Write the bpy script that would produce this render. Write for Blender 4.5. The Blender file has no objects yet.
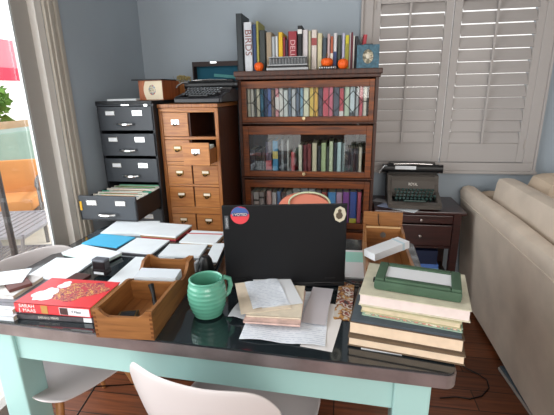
import bpy, bmesh, math, random
from mathutils import Vector, Matrix, Euler
random.seed(7)
PI = math.pi
scene = bpy.context.scene
COL = scene.collection

# ------------------------------------------------------------------ camera
CX, CY, FPX, H = 277.0, 207.5, 392.0, 1.40
PITCH, ROLL, YAW = [math.radians(a) for a in (16.5, -1.05, 9.45)]
FWD = Vector((-math.sin(YAW)*math.cos(PITCH), math.cos(YAW)*math.cos(PITCH), -math.sin(PITCH)))
R0 = Vector((math.cos(YAW), math.sin(YAW), 0)); U0 = R0.cross(FWD)
RT = math.cos(ROLL)*R0 + math.sin(ROLL)*U0
UP = -math.sin(ROLL)*R0 + math.cos(ROLL)*U0
cam_d = bpy.data.cameras.new('camera'); cam = bpy.data.objects.new('camera', cam_d); COL.objects.link(cam)
M3 = Matrix((RT, UP, -FWD)).transposed()
cam.matrix_world = Matrix.Translation((0, 0, H)) @ M3.to_4x4()
cam_d.sensor_width = 36.0; cam_d.lens = FPX/554.0*36.0; cam_d.clip_start = 0.02; cam_d.clip_end = 200
scene.camera = cam

# ------------------------------------------------------------------ world, sun, area lights, exposure
w = bpy.data.worlds.new('overcast_sky'); scene.world = w; w.use_nodes = True
nt = w.node_tree; bg = nt.nodes['Background']
tc = nt.nodes.new('ShaderNodeTexCoord'); sp = nt.nodes.new('ShaderNodeSeparateXYZ')
rp = nt.nodes.new('ShaderNodeValToRGB'); nt.links.new(tc.outputs['Generated'], sp.inputs[0])
nt.links.new(sp.outputs['Z'], rp.inputs[0]); nt.links.new(rp.outputs[0], bg.inputs[0])
rp.color_ramp.elements[0].position = 0.0; rp.color_ramp.elements[0].color = (1.0, 0.98, 0.95, 1)
rp.color_ramp.elements[1].position = 0.7; rp.color_ramp.elements[1].color = (0.85, 0.92, 1.0, 1)
bg.inputs[1].default_value = 1.55

def area(name, loc, target, sx, sy, power, col):
    l = bpy.data.lights.new(name, 'AREA'); l.shape = 'RECTANGLE'; l.size = sx; l.size_y = sy
    l.energy = power; l.color = col
    o = bpy.data.objects.new(name, l); COL.objects.link(o); o.location = loc
    o.rotation_euler = (Vector(target)-Vector(loc)).to_track_quat('-Z', 'Y').to_euler()
    return o
area('patio_door_daylight', (-1.9, 0.55, 1.5), (0.2, 1.2, 0.8), 2.0, 2.0, 66, (0.93, 0.97, 1.0))
area('room_window_daylight', (1.0, -2.2, 1.9), (0.0, 1.8, 0.9), 1.6, 1.3, 48, (1.0, 0.93, 0.87))
sun_d = bpy.data.lights.new('sun', 'SUN'); sun_d.energy = 2.0; sun_d.angle = math.radians(12); sun_d.color = (1, .96, .9)
sun = bpy.data.objects.new('sun', sun_d); COL.objects.link(sun); sun.rotation_euler = (math.radians(38), 0, math.radians(120))
sun.location = (-5, 5, 6)

vs = scene.view_settings
scene.display_settings.display_device = 'sRGB'
vs.view_transform = 'Standard'; vs.look = 'None'; vs.gamma = 1.0; vs.use_curve_mapping = False
vs.exposure = 0.0

# ------------------------------------------------------------------ where a sight line meets a known plane of the room
def _ray(px, py): return FWD + RT*((px-CX)/FPX) + UP*((CY-py)/FPX)
def PZ(px, py, z): d = _ray(px, py); return Vector((0, 0, H)) + d*((z-H)/d.z)
def PY(px, py, y): d = _ray(px, py); return Vector((0, 0, H)) + d*(y/d.y)
def PX(px, py, x): d = _ray(px, py); return Vector((0, 0, H)) + d*(x/d.x)

# ------------------------------------------------------------------ materials
def lin(c):
    c = c.lstrip('#'); v = [int(c[i:i+2], 16)/255 for i in (0, 2, 4)]
    return tuple(x/12.92 if x <= .04045 else ((x+.055)/1.055)**2.4 for x in v) + (1,)
_mats = {}
def mat(name, col, rough=.6, metal=0., spec=.4, var=0., vscale=8., bump=0., coat=0., emit=0.):
    key = name
    if key in _mats: return _mats[key]
    m = bpy.data.materials.new(name); m.use_nodes = True; n = m.node_tree; b = n.nodes['Principled BSDF']
    c = lin(col) if isinstance(col, str) else col
    b.inputs['Base Color'].default_value = c; b.inputs['Roughness'].default_value = rough
    b.inputs['Metallic'].default_value = metal; b.inputs['Specular IOR Level'].default_value = spec
    if coat: b.inputs['Coat Weight'].default_value = coat; b.inputs['Coat Roughness'].default_value = .12
    if emit: b.inputs['Emission Color'].default_value = c; b.inputs['Emission Strength'].default_value = emit
    tcn = n.nodes.new('ShaderNodeTexCoord'); nz = n.nodes.new('ShaderNodeTexNoise')
    nz.inputs['Scale'].default_value = vscale; nz.inputs['Detail'].default_value = 4
    n.links.new(tcn.outputs['Object'], nz.inputs['Vector'])
    if var:
        r = n.nodes.new('ShaderNodeValToRGB')
        r.color_ramp.elements[0].position = .3; r.color_ramp.elements[1].position = .7
        r.color_ramp.elements[0].color = tuple(x*(1-var) for x in c[:3]) + (1,)
        r.color_ramp.elements[1].color = tuple(min(1, x*(1+var)) for x in c[:3]) + (1,)
        n.links.new(nz.outputs['Fac'], r.inputs[0]); n.links.new(r.outputs[0], b.inputs['Base Color'])
    if bump:
        bp = n.nodes.new('ShaderNodeBump'); bp.inputs['Strength'].default_value = bump; bp.inputs['Distance'].default_value = .01
        n.links.new(nz.outputs['Fac'], bp.inputs['Height']); n.links.new(bp.outputs[0], b.inputs['Normal'])
    _mats[key] = m
    return m
def wood(name, c1, c2, axis='X', scale=6., rough=.4, coat=.2, stretch=12.):
    if name in _mats: return _mats[name]
    m = bpy.data.materials.new(name); m.use_nodes = True; n = m.node_tree; b = n.nodes['Principled BSDF']
    tcn = n.nodes.new('ShaderNodeTexCoord'); mp = n.nodes.new('ShaderNodeMapping')
    s = [stretch, stretch, stretch]; s['XYZ'.index(axis)] = 1.0
    mp.inputs['Scale'].default_value = s
    nz = n.nodes.new('ShaderNodeTexNoise'); nz.inputs['Scale'].default_value = scale; nz.inputs['Detail'].default_value = 6
    nz.inputs['Distortion'].default_value = .6
    r = n.nodes.new('ShaderNodeValToRGB'); r.color_ramp.elements[0].position = .3; r.color_ramp.elements[1].position = .72
    r.color_ramp.elements[0].color = lin(c1); r.color_ramp.elements[1].color = lin(c2)
    n.links.new(tcn.outputs['Object'], mp.inputs[0]); n.links.new(mp.outputs[0], nz.inputs['Vector'])
    n.links.new(nz.outputs['Fac'], r.inputs[0]); n.links.new(r.outputs[0], b.inputs['Base Color'])
    b.inputs['Roughness'].default_value = rough; b.inputs['Coat Weight'].default_value = coat; b.inputs['Coat Roughness'].default_value = .2
    _mats[name] = m
    return m
def glass(name, tint='#ffffff', gloss=.08, rough=.01):
    if name in _mats: return _mats[name]
    m = bpy.data.materials.new(name); m.use_nodes = True; n = m.node_tree
    for x in list(n.nodes):
        if x.type != 'OUTPUT_MATERIAL': n.nodes.remove(x)
    out = [x for x in n.nodes if x.type == 'OUTPUT_MATERIAL'][0]
    t = n.nodes.new('ShaderNodeBsdfTransparent'); t.inputs[0].default_value = lin(tint)
    g = n.nodes.new('ShaderNodeBsdfGlossy'); g.inputs['Roughness'].default_value = rough
    mx = n.nodes.new('ShaderNodeMixShader'); mx.inputs[0].default_value = gloss
    n.links.new(t.outputs[0], mx.inputs[1]); n.links.new(g.outputs[0], mx.inputs[2]); n.links.new(mx.outputs[0], out.inputs[0])
    _mats[name] = m
    return m
def floor_mat():
    m = bpy.data.materials.new('plank_floor'); m.use_nodes = True; n = m.node_tree; b = n.nodes['Principled BSDF']
    tcn = n.nodes.new('ShaderNodeTexCoord')
    br = n.nodes.new('ShaderNodeTexBrick'); br.inputs['Scale'].default_value = 1.0
    br.inputs['Brick Width'].default_value = 1.3; br.inputs['Row Height'].default_value = .13; br.inputs['Mortar Size'].default_value = .0025
    br.inputs['Color1'].default_value = lin('#80492c'); br.inputs['Color2'].default_value = lin('#66371f'); br.inputs['Mortar'].default_value = lin('#1c0e08')
    mp = n.nodes.new('ShaderNodeMapping'); mp.inputs['Scale'].default_value = (1.2, 22, 1)
    nz = n.nodes.new('ShaderNodeTexNoise'); nz.inputs['Scale'].default_value = 3; nz.inputs['Detail'].default_value = 6
    r = n.nodes.new('ShaderNodeValToRGB'); r.color_ramp.elements[0].color = (.45, .45, .45, 1); r.color_ramp.elements[1].color = (1.25, 1.2, 1.15, 1)
    r.color_ramp.elements[0].position = .3; r.color_ramp.elements[1].position = .7
    mx = n.nodes.new('ShaderNodeMix'); mx.data_type = 'RGBA'; mx.blend_type = 'MULTIPLY'; mx.inputs[0].default_value = 1
    n.links.new(tcn.outputs['Object'], br.inputs['Vector']); n.links.new(tcn.outputs['Object'], mp.inputs[0]); n.links.new(mp.outputs[0], nz.inputs['Vector'])
    n.links.new(nz.outputs['Fac'], r.inputs[0]); n.links.new(br.outputs['Color'], mx.inputs[6]); n.links.new(r.outputs[0], mx.inputs[7])
    n.links.new(mx.outputs[2], b.inputs['Base Color']); b.inputs['Roughness'].default_value = .38
    return m
def print_mat(name, cols, scale=30, rough=.35, pos=None):
    """a printed picture or cover: blotches of several inks"""
    if name in _mats: return _mats[name]
    m = bpy.data.materials.new(name); m.use_nodes = True; n = m.node_tree; b = n.nodes['Principled BSDF']
    tcn = n.nodes.new('ShaderNodeTexCoord'); nz = n.nodes.new('ShaderNodeTexNoise'); nz.inputs['Scale'].default_value = scale; nz.inputs['Detail'].default_value = 3
    r = n.nodes.new('ShaderNodeValToRGB'); r.color_ramp.interpolation = 'CONSTANT'
    k = len(cols); e = r.color_ramp.elements
    e[0].position = 0; e[0].color = lin(cols[0]); e[1].position = .36 + .3*(k-1)/k if not pos else pos[-1]; e[1].color = lin(cols[-1])
    for i in range(1, k-1):
        q = e.new(.36 + .3*i/k if not pos else pos[i-1]); q.color = lin(cols[i])
    n.links.new(tcn.outputs['Object'], nz.inputs['Vector']); n.links.new(nz.outputs['Fac'], r.inputs[0]); n.links.new(r.outputs[0], b.inputs['Base Color'])
    b.inputs['Roughness'].default_value = rough
    _mats[name] = m
    return m
def stripe_mat(name, base, ink, scale=60, axis='Y', thr=.62, rough=.7):
    """paper with lines of writing"""
    if name in _mats: return _mats[name]
    m = bpy.data.materials.new(name); m.use_nodes = True; n = m.node_tree; b = n.nodes['Principled BSDF']
    tcn = n.nodes.new('ShaderNodeTexCoord'); wv = n.nodes.new('ShaderNodeTexWave'); wv.bands_direction = axis
    wv.inputs['Scale'].default_value = scale
    nz = n.nodes.new('ShaderNodeTexNoise'); nz.inputs['Scale'].default_value = 90
    mu = n.nodes.new('ShaderNodeMath'); mu.operation = 'MULTIPLY'
    gt = n.nodes.new('ShaderNodeMath'); gt.operation = 'GREATER_THAN'; gt.inputs[1].default_value = thr*.55
    mx = n.nodes.new('ShaderNodeMix'); mx.data_type = 'RGBA'; mx.inputs[6].default_value = lin(base); mx.inputs[7].default_value = lin(ink)
    n.links.new(tcn.outputs['Object'], wv.inputs[0]); n.links.new(tcn.outputs['Object'], nz.inputs['Vector'])
    n.links.new(wv.outputs['Fac'], mu.inputs[0]); n.links.new(nz.outputs['Fac'], mu.inputs[1]); n.links.new(mu.outputs[0], gt.inputs[0])
    n.links.new(gt.outputs[0], mx.inputs[0]); n.links.new(mx.outputs[2], b.inputs['Base Color']); b.inputs['Roughness'].default_value = rough
    _mats[name] = m
    return m
def pages_mat(name, base):
    return stripe_mat(name, base, '#c4b098', 260, 'Z', .8)

WALL = mat('blue_grey_paint', '#9faab3', .8, var=.03, vscale=3)
TRIM = mat('white_trim', '#d5d2cc', .5)
TRIMD = mat('backlit_frame_shade', '#a39f99', .5)  # sliding door frame: backlit shade put into the colour, darker than the trim
SHUT = mat('shutter_paint', '#aba6a3', .5)
OAKD = wood('dark_oak', '#451d05', '#8c470d', 'X', 5, .5, .06)
OAKDZ = wood('dark_oak_upright', '#451d05', '#8c470d', 'Z', 5, .5, .06)
OAKDD = wood('deep_brown_oak', '#2c140a', '#522812', 'Z', 5, .5, .06)
OAKL = wood('golden_oak', '#96592a', '#c08245', 'X', 6)
OAKLZ = wood('golden_oak_upright', '#804920', '#af7036', 'Z', 6)
BOXW = wood('amber_box_wood', '#7a4d28', '#a5703f', 'X', 5, .4)
BOXWY = wood('amber_box_wood_long', '#764a26', '#a06d3c', 'Y', 5, .4)
MAHO = wood('dark_mahogany', '#23100f', '#3d1c19', 'X', 5, .3)
TEAL = mat('aqua_enamel', '#a8d0cc', .35, coat=.3)
STEEL = mat('worn_metal_band', '#938787', .3, metal=.6, var=.3, vscale=9)
BLKGLASS = mat('black_table_glass', '#1a2226', .07, spec=.6, coat=.6)
GMETAL = mat('grey_file_steel', '#3b4046', .45, var=.05)
DMETAL = mat('dark_file_steel', '#1b1e22', .5)
CHROME = mat('chrome', '#d8d8d8', .15, metal=1)
BRASS = mat('aged_brass', '#8a6a35', .35, metal=.9)
WHITEP = mat('white_plastic_shell', '#d2cbca', .3, coat=.2)
BLACK = mat('black_plastic', '#101113', .4)
BLACKM = mat('matte_black', '#17181b', .5)
PAPER = mat('white_paper', '#dfe6ea', .8, var=.03, vscale=20)
PAPERW = mat('warm_paper', '#eadfce', .8, var=.05, vscale=20)
CARD = mat('white_card', '#dcdfe2', .7)
CREAM = mat('cream_card', '#e3d6bd', .8, var=.05)
LETTER = stripe_mat('written_letter', '#dfe5ec', '#c2cad6', 34, 'Y', .78)
DARKIN = mat('dark_void', '#120b08', .9)
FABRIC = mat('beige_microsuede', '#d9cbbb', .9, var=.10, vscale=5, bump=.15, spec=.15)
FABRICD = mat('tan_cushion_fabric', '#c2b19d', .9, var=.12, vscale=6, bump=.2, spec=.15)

# ------------------------------------------------------------------ mesh helpers
class MB:
    def __init__(s): s.bm = bmesh.new()
    def _x(s, vs, M):
        if M is not None: bmesh.ops.transform(s.bm, matrix=M, verts=vs)
    def box(s, c, d, rot=None, bev=0):
        r = bmesh.ops.create_cube(s.bm, size=1.0); vs = r['verts']
        bmesh.ops.scale(s.bm, vec=d, verts=vs)
        if bev:
            ed = list({e for v in vs for e in v.link_edges})
            q = bmesh.ops.bevel(s.bm, geom=ed, offset=bev, segments=2, affect='EDGES', profile=.6)
            vs = list({v for f in q['faces'] for v in f.verts} | {v for v in vs if v.is_valid})
        M = Matrix.Translation(c)
        if rot is not None: M = M @ Euler(rot).to_matrix().to_4x4()
        s._x(vs, M); return s
    def cyl(s, p0, p1, r, r2=None, n=16):
        p0 = Vector(p0); p1 = Vector(p1); d = p1-p0
        q = bmesh.ops.create_cone(s.bm, cap_ends=True, segments=n, radius1=r, radius2=r if r2 is None else r2, depth=d.length)
        M = Matrix.Translation((p0+p1)/2) @ d.to_track_quat('Z', 'Y').to_matrix().to_4x4()
        s._x(q['verts'], M); return s
    def ball(s, c, r, sc=(1, 1, 1), n=16):
        q = bmesh.ops.create_uvsphere(s.bm, u_segments=n, v_segments=max(6, n//2), radius=r)
        s._x(q['verts'], Matrix.Translation(c) @ Matrix.Diagonal((*sc, 1))); return s
    def tube(s, pts, r, n=8):
        pts = [Vector(p) for p in pts]; rings = []
        for i, p in enumerate(pts):
            t = (pts[min(i+1, len(pts)-1)] - pts[max(i-1, 0)]).normalized()
            a = t.orthogonal().normalized() if i == 0 else (pa - t*pa.dot(t)).normalized()
            pa = a; b = t.cross(a)
            rr = r[i] if isinstance(r, (list, tuple)) else r
            rings.append([s.bm.verts.new(p + rr*(math.cos(2*PI*k/n)*a + math.sin(2*PI*k/n)*b)) for k in range(n)])
        for i in range(len(rings)-1):
            for k in range(n):
                s.bm.faces.new((rings[i][k], rings[i][(k+1) % n], rings[i+1][(k+1) % n], rings[i+1][k]))
        s.bm.faces.new(rings[0][::-1]); s.bm.faces.new(rings[-1]); return s
    def lathe(s, prof, n=32, c=(0, 0, 0)):
        rings = []
        for r, z in prof:
            rings.append([s.bm.verts.new((c[0]+r*math.cos(2*PI*k/n), c[1]+r*math.sin(2*PI*k/n), c[2]+z)) for k in range(n)])
        for i in range(len(rings)-1):
            for k in range(n):
                s.bm.faces.new((rings[i][k], rings[i][(k+1) % n], rings[i+1][(k+1) % n], rings[i+1][k]))
        if prof[0][0] > 0: s.bm.faces.new(rings[0][::-1])
        if prof[-1][0] > 0: s.bm.faces.new(rings[-1])
        return s
    def prism(s, poly, a0, a1, axis='Y'):
        """poly: 2D outline; extruded along axis from a0 to a1"""
        def mk(u, v, a):
            return {'X': (a, u, v), 'Y': (u, a, v), 'Z': (u, v, a)}[axis]
        A = [s.bm.verts.new(mk(u, v, a0)) for u, v in poly]; B = [s.bm.verts.new(mk(u, v, a1)) for u, v in poly]
        n = len(poly)
        for k in range(n): s.bm.faces.new((A[k], A[(k+1) % n], B[(k+1) % n], B[k]))
        s.bm.faces.new(A[::-1]); s.bm.faces.new(B); return s
    def build(s, name, m, parent=None, smooth=False, loc=None, rot=None):
        bmesh.ops.remove_doubles(s.bm, verts=s.bm.verts[:], dist=1e-6)
        bmesh.ops.recalc_face_normals(s.bm, faces=s.bm.faces[:])
        me = bpy.data.meshes.new(name); s.bm.to_mesh(me); s.bm.free()
        me.materials.append(m)
        if smooth:
            for p in me.polygons: p.use_smooth = True
            try: me.set_sharp_from_angle(angle=math.radians(40))
            except Exception: pass
        o = bpy.data.objects.new(name, me); COL.objects.link(o)
        if parent is not None: o.parent = parent
        if loc is not None: o.location = loc
        if rot is not None: o.rotation_euler = rot
        return o
def B(name, m, parent, c, d, rot=None, bev=0, smooth=False): return MB().box(c, d, rot, bev).build(name, m, parent, smooth)
def tag(o, label=None, cat=None, group=None, kind=None):
    if label: o['label'] = label
    if cat: o['category'] = cat
    if group: o['group'] = group
    if kind: o['kind'] = kind
    return o
def thing(name, label, cat, loc=(0, 0, 0), rz=0, group=None, rx=0, ry=0):
    o = bpy.data.objects.new(name, None); COL.objects.link(o); o.empty_display_size = .05
    o.location = loc; o.rotation_euler = (rx, ry, rz)
    return tag(o, label, cat, group)
def struct(o): o['kind'] = 'structure'; return o
def subsurf(o, n=2):
    md = o.modifiers.new('sub', 'SUBSURF'); md.levels = n; md.render_levels = n; return o
def writing(name, s, size, m, parent, loc, rot, ext=.0004, align='CENTER', sx=1.0):
    cu = bpy.data.curves.new(name, 'FONT'); cu.body = s; cu.size = size; cu.extrude = ext; cu.align_x = align; cu.align_y = 'CENTER'
    t = bpy.data.objects.new(name+'_tmp', cu); COL.objects.link(t)
    bpy.context.view_layer.update()
    me = bpy.data.meshes.new_from_object(t.evaluated_get(bpy.context.evaluated_depsgraph_get()))
    bpy.data.objects.remove(t)
    me.materials.clear(); me.materials.append(m)
    o = bpy.data.objects.new(name, me); COL.objects.link(o); o.parent = parent; o.location = loc; o.rotation_euler = rot; o.scale = (sx, 1, 1)
    return o
def copy_tree(o, parent=None):
    c = o.copy(); COL.objects.link(c); c.parent = parent
    for ch in list(o.children): copy_tree(ch, c)
    return c

# ================================================================== THE ROOM
XL, YW, ZC = -1.387, 2.74, 2.6
XR, YN = 3.2, -2.6
struct(MB().box(((XL+XR)/2, (YN+YW)/2, -.05), (XR-XL+.3, YW-YN+.3, .1)).build('floor', floor_mat()))
struct(MB().box(((XL+XR)/2, (YN+YW)/2, ZC+.05), (XR-XL+.3, YW-YN+.3, .1)).build('ceiling', mat('ceiling_white', '#e6e4e0', .9)))
# back wall with the window hole
WX0, WX1, WZ0, WZ1 = .17, 1.16, .93, 2.15
m = MB()
m.box(((XL-.15+WX0)/2, YW+.075, ZC/2), (WX0-XL+.15, .15, ZC)); m.box(((WX1+XR+.15)/2, YW+.075, ZC/2), (XR+.15-WX1, .15, ZC))
m.box(((WX0+WX1)/2, YW+.075, WZ0/2), (WX1-WX0, .15, WZ0)); m.box(((WX0+WX1)/2, YW+.075, (WZ1+ZC)/2), (WX1-WX0, .15, ZC-WZ1))
struct(m.build('wall_back', WALL))
# left wall with the wide sliding door opening
DY0, DY1, DZ1 = -1.0, 1.80, 2.15
m = MB()
m.box((XL-.08, (DY1+YW)/2, ZC/2), (.16, YW-DY1, ZC)); m.box((XL-.08, (YN+DY0)/2, ZC/2), (.16, DY0-YN, ZC))
m.box((XL-.08, (DY0+DY1)/2, (DZ1+ZC)/2), (.16, DY1-DY0, ZC-DZ1))
struct(m.build('wall_left', WALL))
struct(MB().box((XR+.075, (YN+YW)/2, ZC/2), (.15, YW-YN, ZC)).build('wall_right', WALL))
# the door: casing (fluted), jamb, stile, glass
m = MB()
for k in range(5): m.box((XL+.008+.004*(k % 2), 1.80+.0105+.021*k, 1.1), (.016+.008*(k % 2), .019, 2.2), bev=.003)
m.box((XL+.008, .4, 2.2), (.016, 3.0, .1))
struct(m.build('trim_1', mat('fluted_casing_paint', '#b5afa4', .5)))
d = MB().box((XL-.05, 1.778, 1.075), (.10, .043, 2.15)).box((XL-.05, .4, DZ1-.02), (.10, 2.8, .04)).box((XL-.05, -.98, 1.075), (.1, .04, 2.15)).build('door_1', TRIM); struct(d)
st = MB().box((XL-.048, 1.708, 1.07), (.026, .096, 2.14)).build('door_frame', TRIMD, d)
MB().box((XL-.042, 1.655, 1.07), (.010, .012, 2.0)).build('door_frame', mat('bright_bead', '#c2c8c8', .4), d)
MB().box((XL-.06, .35, 1.07), (.008, 2.58, 2.0)).build('glass_pane', glass('door_glass', '#ffffff', .04), d)
MB().box((XL-.06, .30, .05), (.05, 2.6, .10)).build('bottom_rail', TRIMD, d)
m = MB().box((XL+.008, (1.91+YW)/2, .06), (.014, YW-1.91, .12)); struct(m.build('baseboard_left', TRIM))
m = MB().box(((XL+XR)/2, YW-.008, .06), (XR-XL, .014, .12)); struct(m.build('baseboard_back', TRIM))

# window with plantation shutters
win = MB()
cw = .075
for x, s in ((WX0-.035, 1), (WX1+.03, 1)):
    win.box((x, YW-.014, (WZ0+WZ1)/2), (cw, .028, WZ1-WZ0), bev=.005)
    win.box((x+(.03 if x > .6 else -.03), YW-.022, (WZ0+WZ1)/2), (.014, .044, WZ1-WZ0+.12), bev=.004)
win.box(((WX0+WX1)/2, YW-.014, WZ0-.03), (WX1-WX0+.14, .028, .06), bev=.005)
win.box(((WX0+WX1)/2, YW-.022, WZ0-.062), (WX1-WX0+.16, .044, .02), bev=.004)
win.box(((WX0+WX1)/2, YW-.014, WZ1+.03), (WX1-WX0+.14, .028, .06))
win = struct(win.build('window_1', SHUT))
MB().box(((WX0+WX1)/2, YW+.11, (WZ0+WZ1)/2), (WX1-WX0, .006, WZ1-WZ0)).build('glass_pane', glass('window_glass', '#ffffff', .05), win)
def shutter(x0, x1, rodx, name):
    yc = YW-.005
    fr = MB(); stw = .045
    fr.box((x0+stw/2, yc, (WZ0+WZ1)/2), (stw, .028, WZ1-WZ0-.006), bev=.003); fr.box((x1-stw/2, yc, (WZ0+WZ1)/2), (stw, .028, WZ1-WZ0-.006), bev=.003)
    fr.box(((x0+x1)/2, yc, WZ0+.068), (x1-x0-2*stw, .026, .13), bev=.003)
    fr.box(((x0+x1)/2, yc, 2.02), (x1-x0-2*stw, .026, .24), bev=.003)
    p = fr.build('shutter_panel', SHUT, win)
    z = 1.09; n = 0
    while z < 1.90:
        lv = MB().box((0, 0, 0), (x1-x0-2*stw-.001, .078, .010), bev=.004)
        o = lv.build('louvre', SHUT, p); o.location = ((x0+x1)/2, yc, z); o.rotation_euler = (math.radians(59), 0, 0)
        z += .0715; n += 1
    MB().box((rodx, yc-.036, (1.05+1.90)/2), (.013, .012, .84), bev=.003).build('tilt_rod', SHUT, p)
    for zz in (1.05, 1.9):
        MB().box((x1-.008 if x1 > .8 else x0+.008, yc-.018, zz), (.010, .008, .06)).build('hinge', mat('painted_hinge', '#a8a19b', .4), p)
shutter(WX0+.002, .642, .39, 'left'); shutter(.648, WX1-.002, .885, 'right')

# ================================================================== OUTSIDE THE DOOR
struct(MB().box((-6.6, 2.5, -.16), (10.0, 14, .1)).build('ground', mat('patio_concrete', '#d8cdbd', .9, var=.05)))
# bush, fence, planter wall, awning
g = thing('shrub', 'bright green shrub growing beyond the tan wooden fence', 'shrub', (-7.6, 6.6, -.11))
m = MB()
for k in range(1300):
    a = random.uniform(0, 2*PI); r = random.uniform(.1, 1.0); zz = random.uniform(.6, 1.85)
    c = Vector((math.cos(a)*r*.7, math.sin(a)*r*1.5, zz))
    m.box(c, (random.uniform(.08, .15), random.uniform(.09, .17), .012), (random.uniform(-1, 1), random.uniform(-1, 1), a))
m.build('foliage', mat('bright_leaf', '#5f8a35', .7, var=.45, vscale=3), g)
MB().cyl((0, 0, 0), (0, 0, .9), .05).build('trunk', mat('bark', '#5a4636', .9), g)
g = thing('wooden_fence', 'low tan board fence between the shrub and the patio chair', 'fence', (-5.0, 5.2, -.11), 0)
m = MB()
for k in range(3): m.box((0, 0, 1.07-.16*k), (.03, 3.6, .15), bev=.004)
m.build('fence_board', mat('tan_fence_board', '#c8a888', .8, var=.08), g)
for yy in (-1.7, 0, 1.7): MB().box((-.05, yy, .57), (.08, .08, 1.15)).build('post', mat('tan_post', '#a88a6c', .8), g)
tag(MB().box((0, 0, .54), (.5, 3.2, 1.06), bev=.02).build('planter_box', mat('grey_green_planter', '#8fa79b', .6, var=.05), None, loc=(-4.4, 4.7, -.108)), 'large grey-green planter box standing in front of the tan fence', 'planter')
a = thing('awning', 'red and pink striped awning hanging above the garden fence', 'awning', (-6.0, 6.1, 1.9))
MB().box((0, 0, .22), (.04, 3.4, .5)).build('valance', mat('pink_canvas', '#ee8f9c', .8), a)
MB().box((0.03, 0, -.12), (.04, 3.4, .22)).build('valance', mat('red_canvas', '#e04a62', .8), a)
MB().cyl((0, 1.6, .4), (0, 1.6, -2.01), .03).cyl((0, -1.6, .4), (0, -1.6, -2.01), .03).build('post', CHROME, a)
# patio chair
c = thing('patio_chair', 'metal patio armchair with orange seat and back cushions', 'chair', (-3.50, 3.56, -.11), math.radians(25))
GREYM = mat('grey_painted_metal', '#6f6a68', .5, metal=.3)
OR = mat('orange_cushion', '#d8955a', .9, var=.04)
B('seat_cushion', OR, c, (0, 0, .42), (.56, .56, .13), bev=.04, smooth=True)
B('back_cushion', OR, c, (0, .25, .64), (.58, .13, .38), (-.18, 0, 0), bev=.05, smooth=True)
for sx in (-1, 1):
    MB().tube([(sx*.33, .30, .72), (sx*.34, .1, .70), (sx*.35, -.15, .70), (sx*.36, -.27, .68), (sx*.36, -.30, .63), (sx*.36, -.26, .60)], .018).build('armrest', GREYM, c, True)
    MB().tube([(sx*.35, -.22, .69), (sx*.36, -.26, .5), (sx*.34, -.2, .35), (sx*.35, -.24, 0)], .018).build('leg', GREYM, c, True)
    MB().tube([(sx*.30, .28, 0), (sx*.30, .30, .5), (sx*.30, .42, 1.08)], .018).build('leg', GREYM, c, True)
B('seat_frame', GREYM, c, (0, 0, .335), (.62, .58, .035))
# patio table
t = thing('patio_table', 'square grey slatted metal patio table with lower rack', 'table', (-2.72, 2.66, -.11), math.radians(12))
m = MB()
for k in range(11): m.box((-.30+.06*k, 0, .50), (.042, .66, .012))
m.box((0, .335, .5), (.68, .03, .02)); m.box((0, -.335, .5), (.68, .03, .02)); m.box((.335, 0, .5), (.03, .68, .02)); m.box((-.335, 0, .5), (.03, .68, .02))
GREYL = mat('grey_table_metal', '#9d9a9c', .5, metal=.2)
m.build('tabletop', GREYL, t)
m = MB()
for k in range(9): m.box((-.2+.05*k, 0, .22), (.03, .42, .01))
m.box((0, .21, .22), (.46, .02, .015)); m.box((0, -.21, .22), (.46, .02, .015)); m.build('lower_rack', GREYL, t)
for sx in (-1, 1):
    for sy in (-1, 1):
        MB().tube([(sx*.32, sy*.32, .49), (sx*.27, sy*.27, .36), (sx*.23, sy*.23, .22), (sx*.28, sy*.28, .08), (sx*.33, sy*.33, 0)], .014).build('leg', GREYL, t, True)
u = thing('metal_pole', 'dark upright metal pole with scrolled foot outside the door', 'pole', (-2.02, 2.0, -.11))
MB().tube([(0, 0, .0), (0, 0, 1.25)], .019).ball((0, 0, 1.27), .045, (1, 1, 1.6)).build('shaft', mat('dark_pole_metal', '#4b4442', .5, metal=.4), u, True)
for a in range(4):
    ca, sa = math.cos(a*PI/2+.4), math.sin(a*PI/2+.4)
    MB().tube([(ca*r, sa*r, z) for r, z in ((.01, .28), (.08, .26), (.15, .18), (.20, .06), (.26, .02), (.29, .05), (.27, .08))], .011).build('foot', mat('scroll_metal', '#7c7672', .5, metal=.4), u, True)

# ================================================================== BOOKCASE
bc = thing('barrister_bookcase', 'tall dark oak stacking bookcase with four glass-fronted sections', 'bookcase', (-.213, 2.40, 0))
W = .83; D = .32; FY = 0.0
ZT = 1.517
secz = [(1.214, 1.470), (.876, 1.212), (.542, .874), (.20, .540)]
MB().box((0, .155, ZT-.015), (.862, .345, .03), bev=.005).box((0, .157, ZT-.038), (.845, .33, .02), bev=.004).build('top', OAKDD, bc)
for sx in (-1, 1):
    for i, (z0, z1) in enumerate(secz):
        MB().box((sx*(W/2-.009), .165, (z0+z1)/2), (.018, .30, z1-z0-.003)).build('side_panel', OAKDD, bc)
    MB().box((sx*(W/2-.012), .165, .1), (.024, .30, .2)).build('leg', OAKDD, bc)
MB().box((0, .313, .83), (W-.04, .008, 1.26)).build('back_panel', OAKDD, bc)
MB().box((0, .02, .155), (W-.05, .02, .08)).build('base_rail', OAKD, bc)
LEAD = mat('lead_strip', '#2b2a28', .4, metal=.7)
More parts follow.
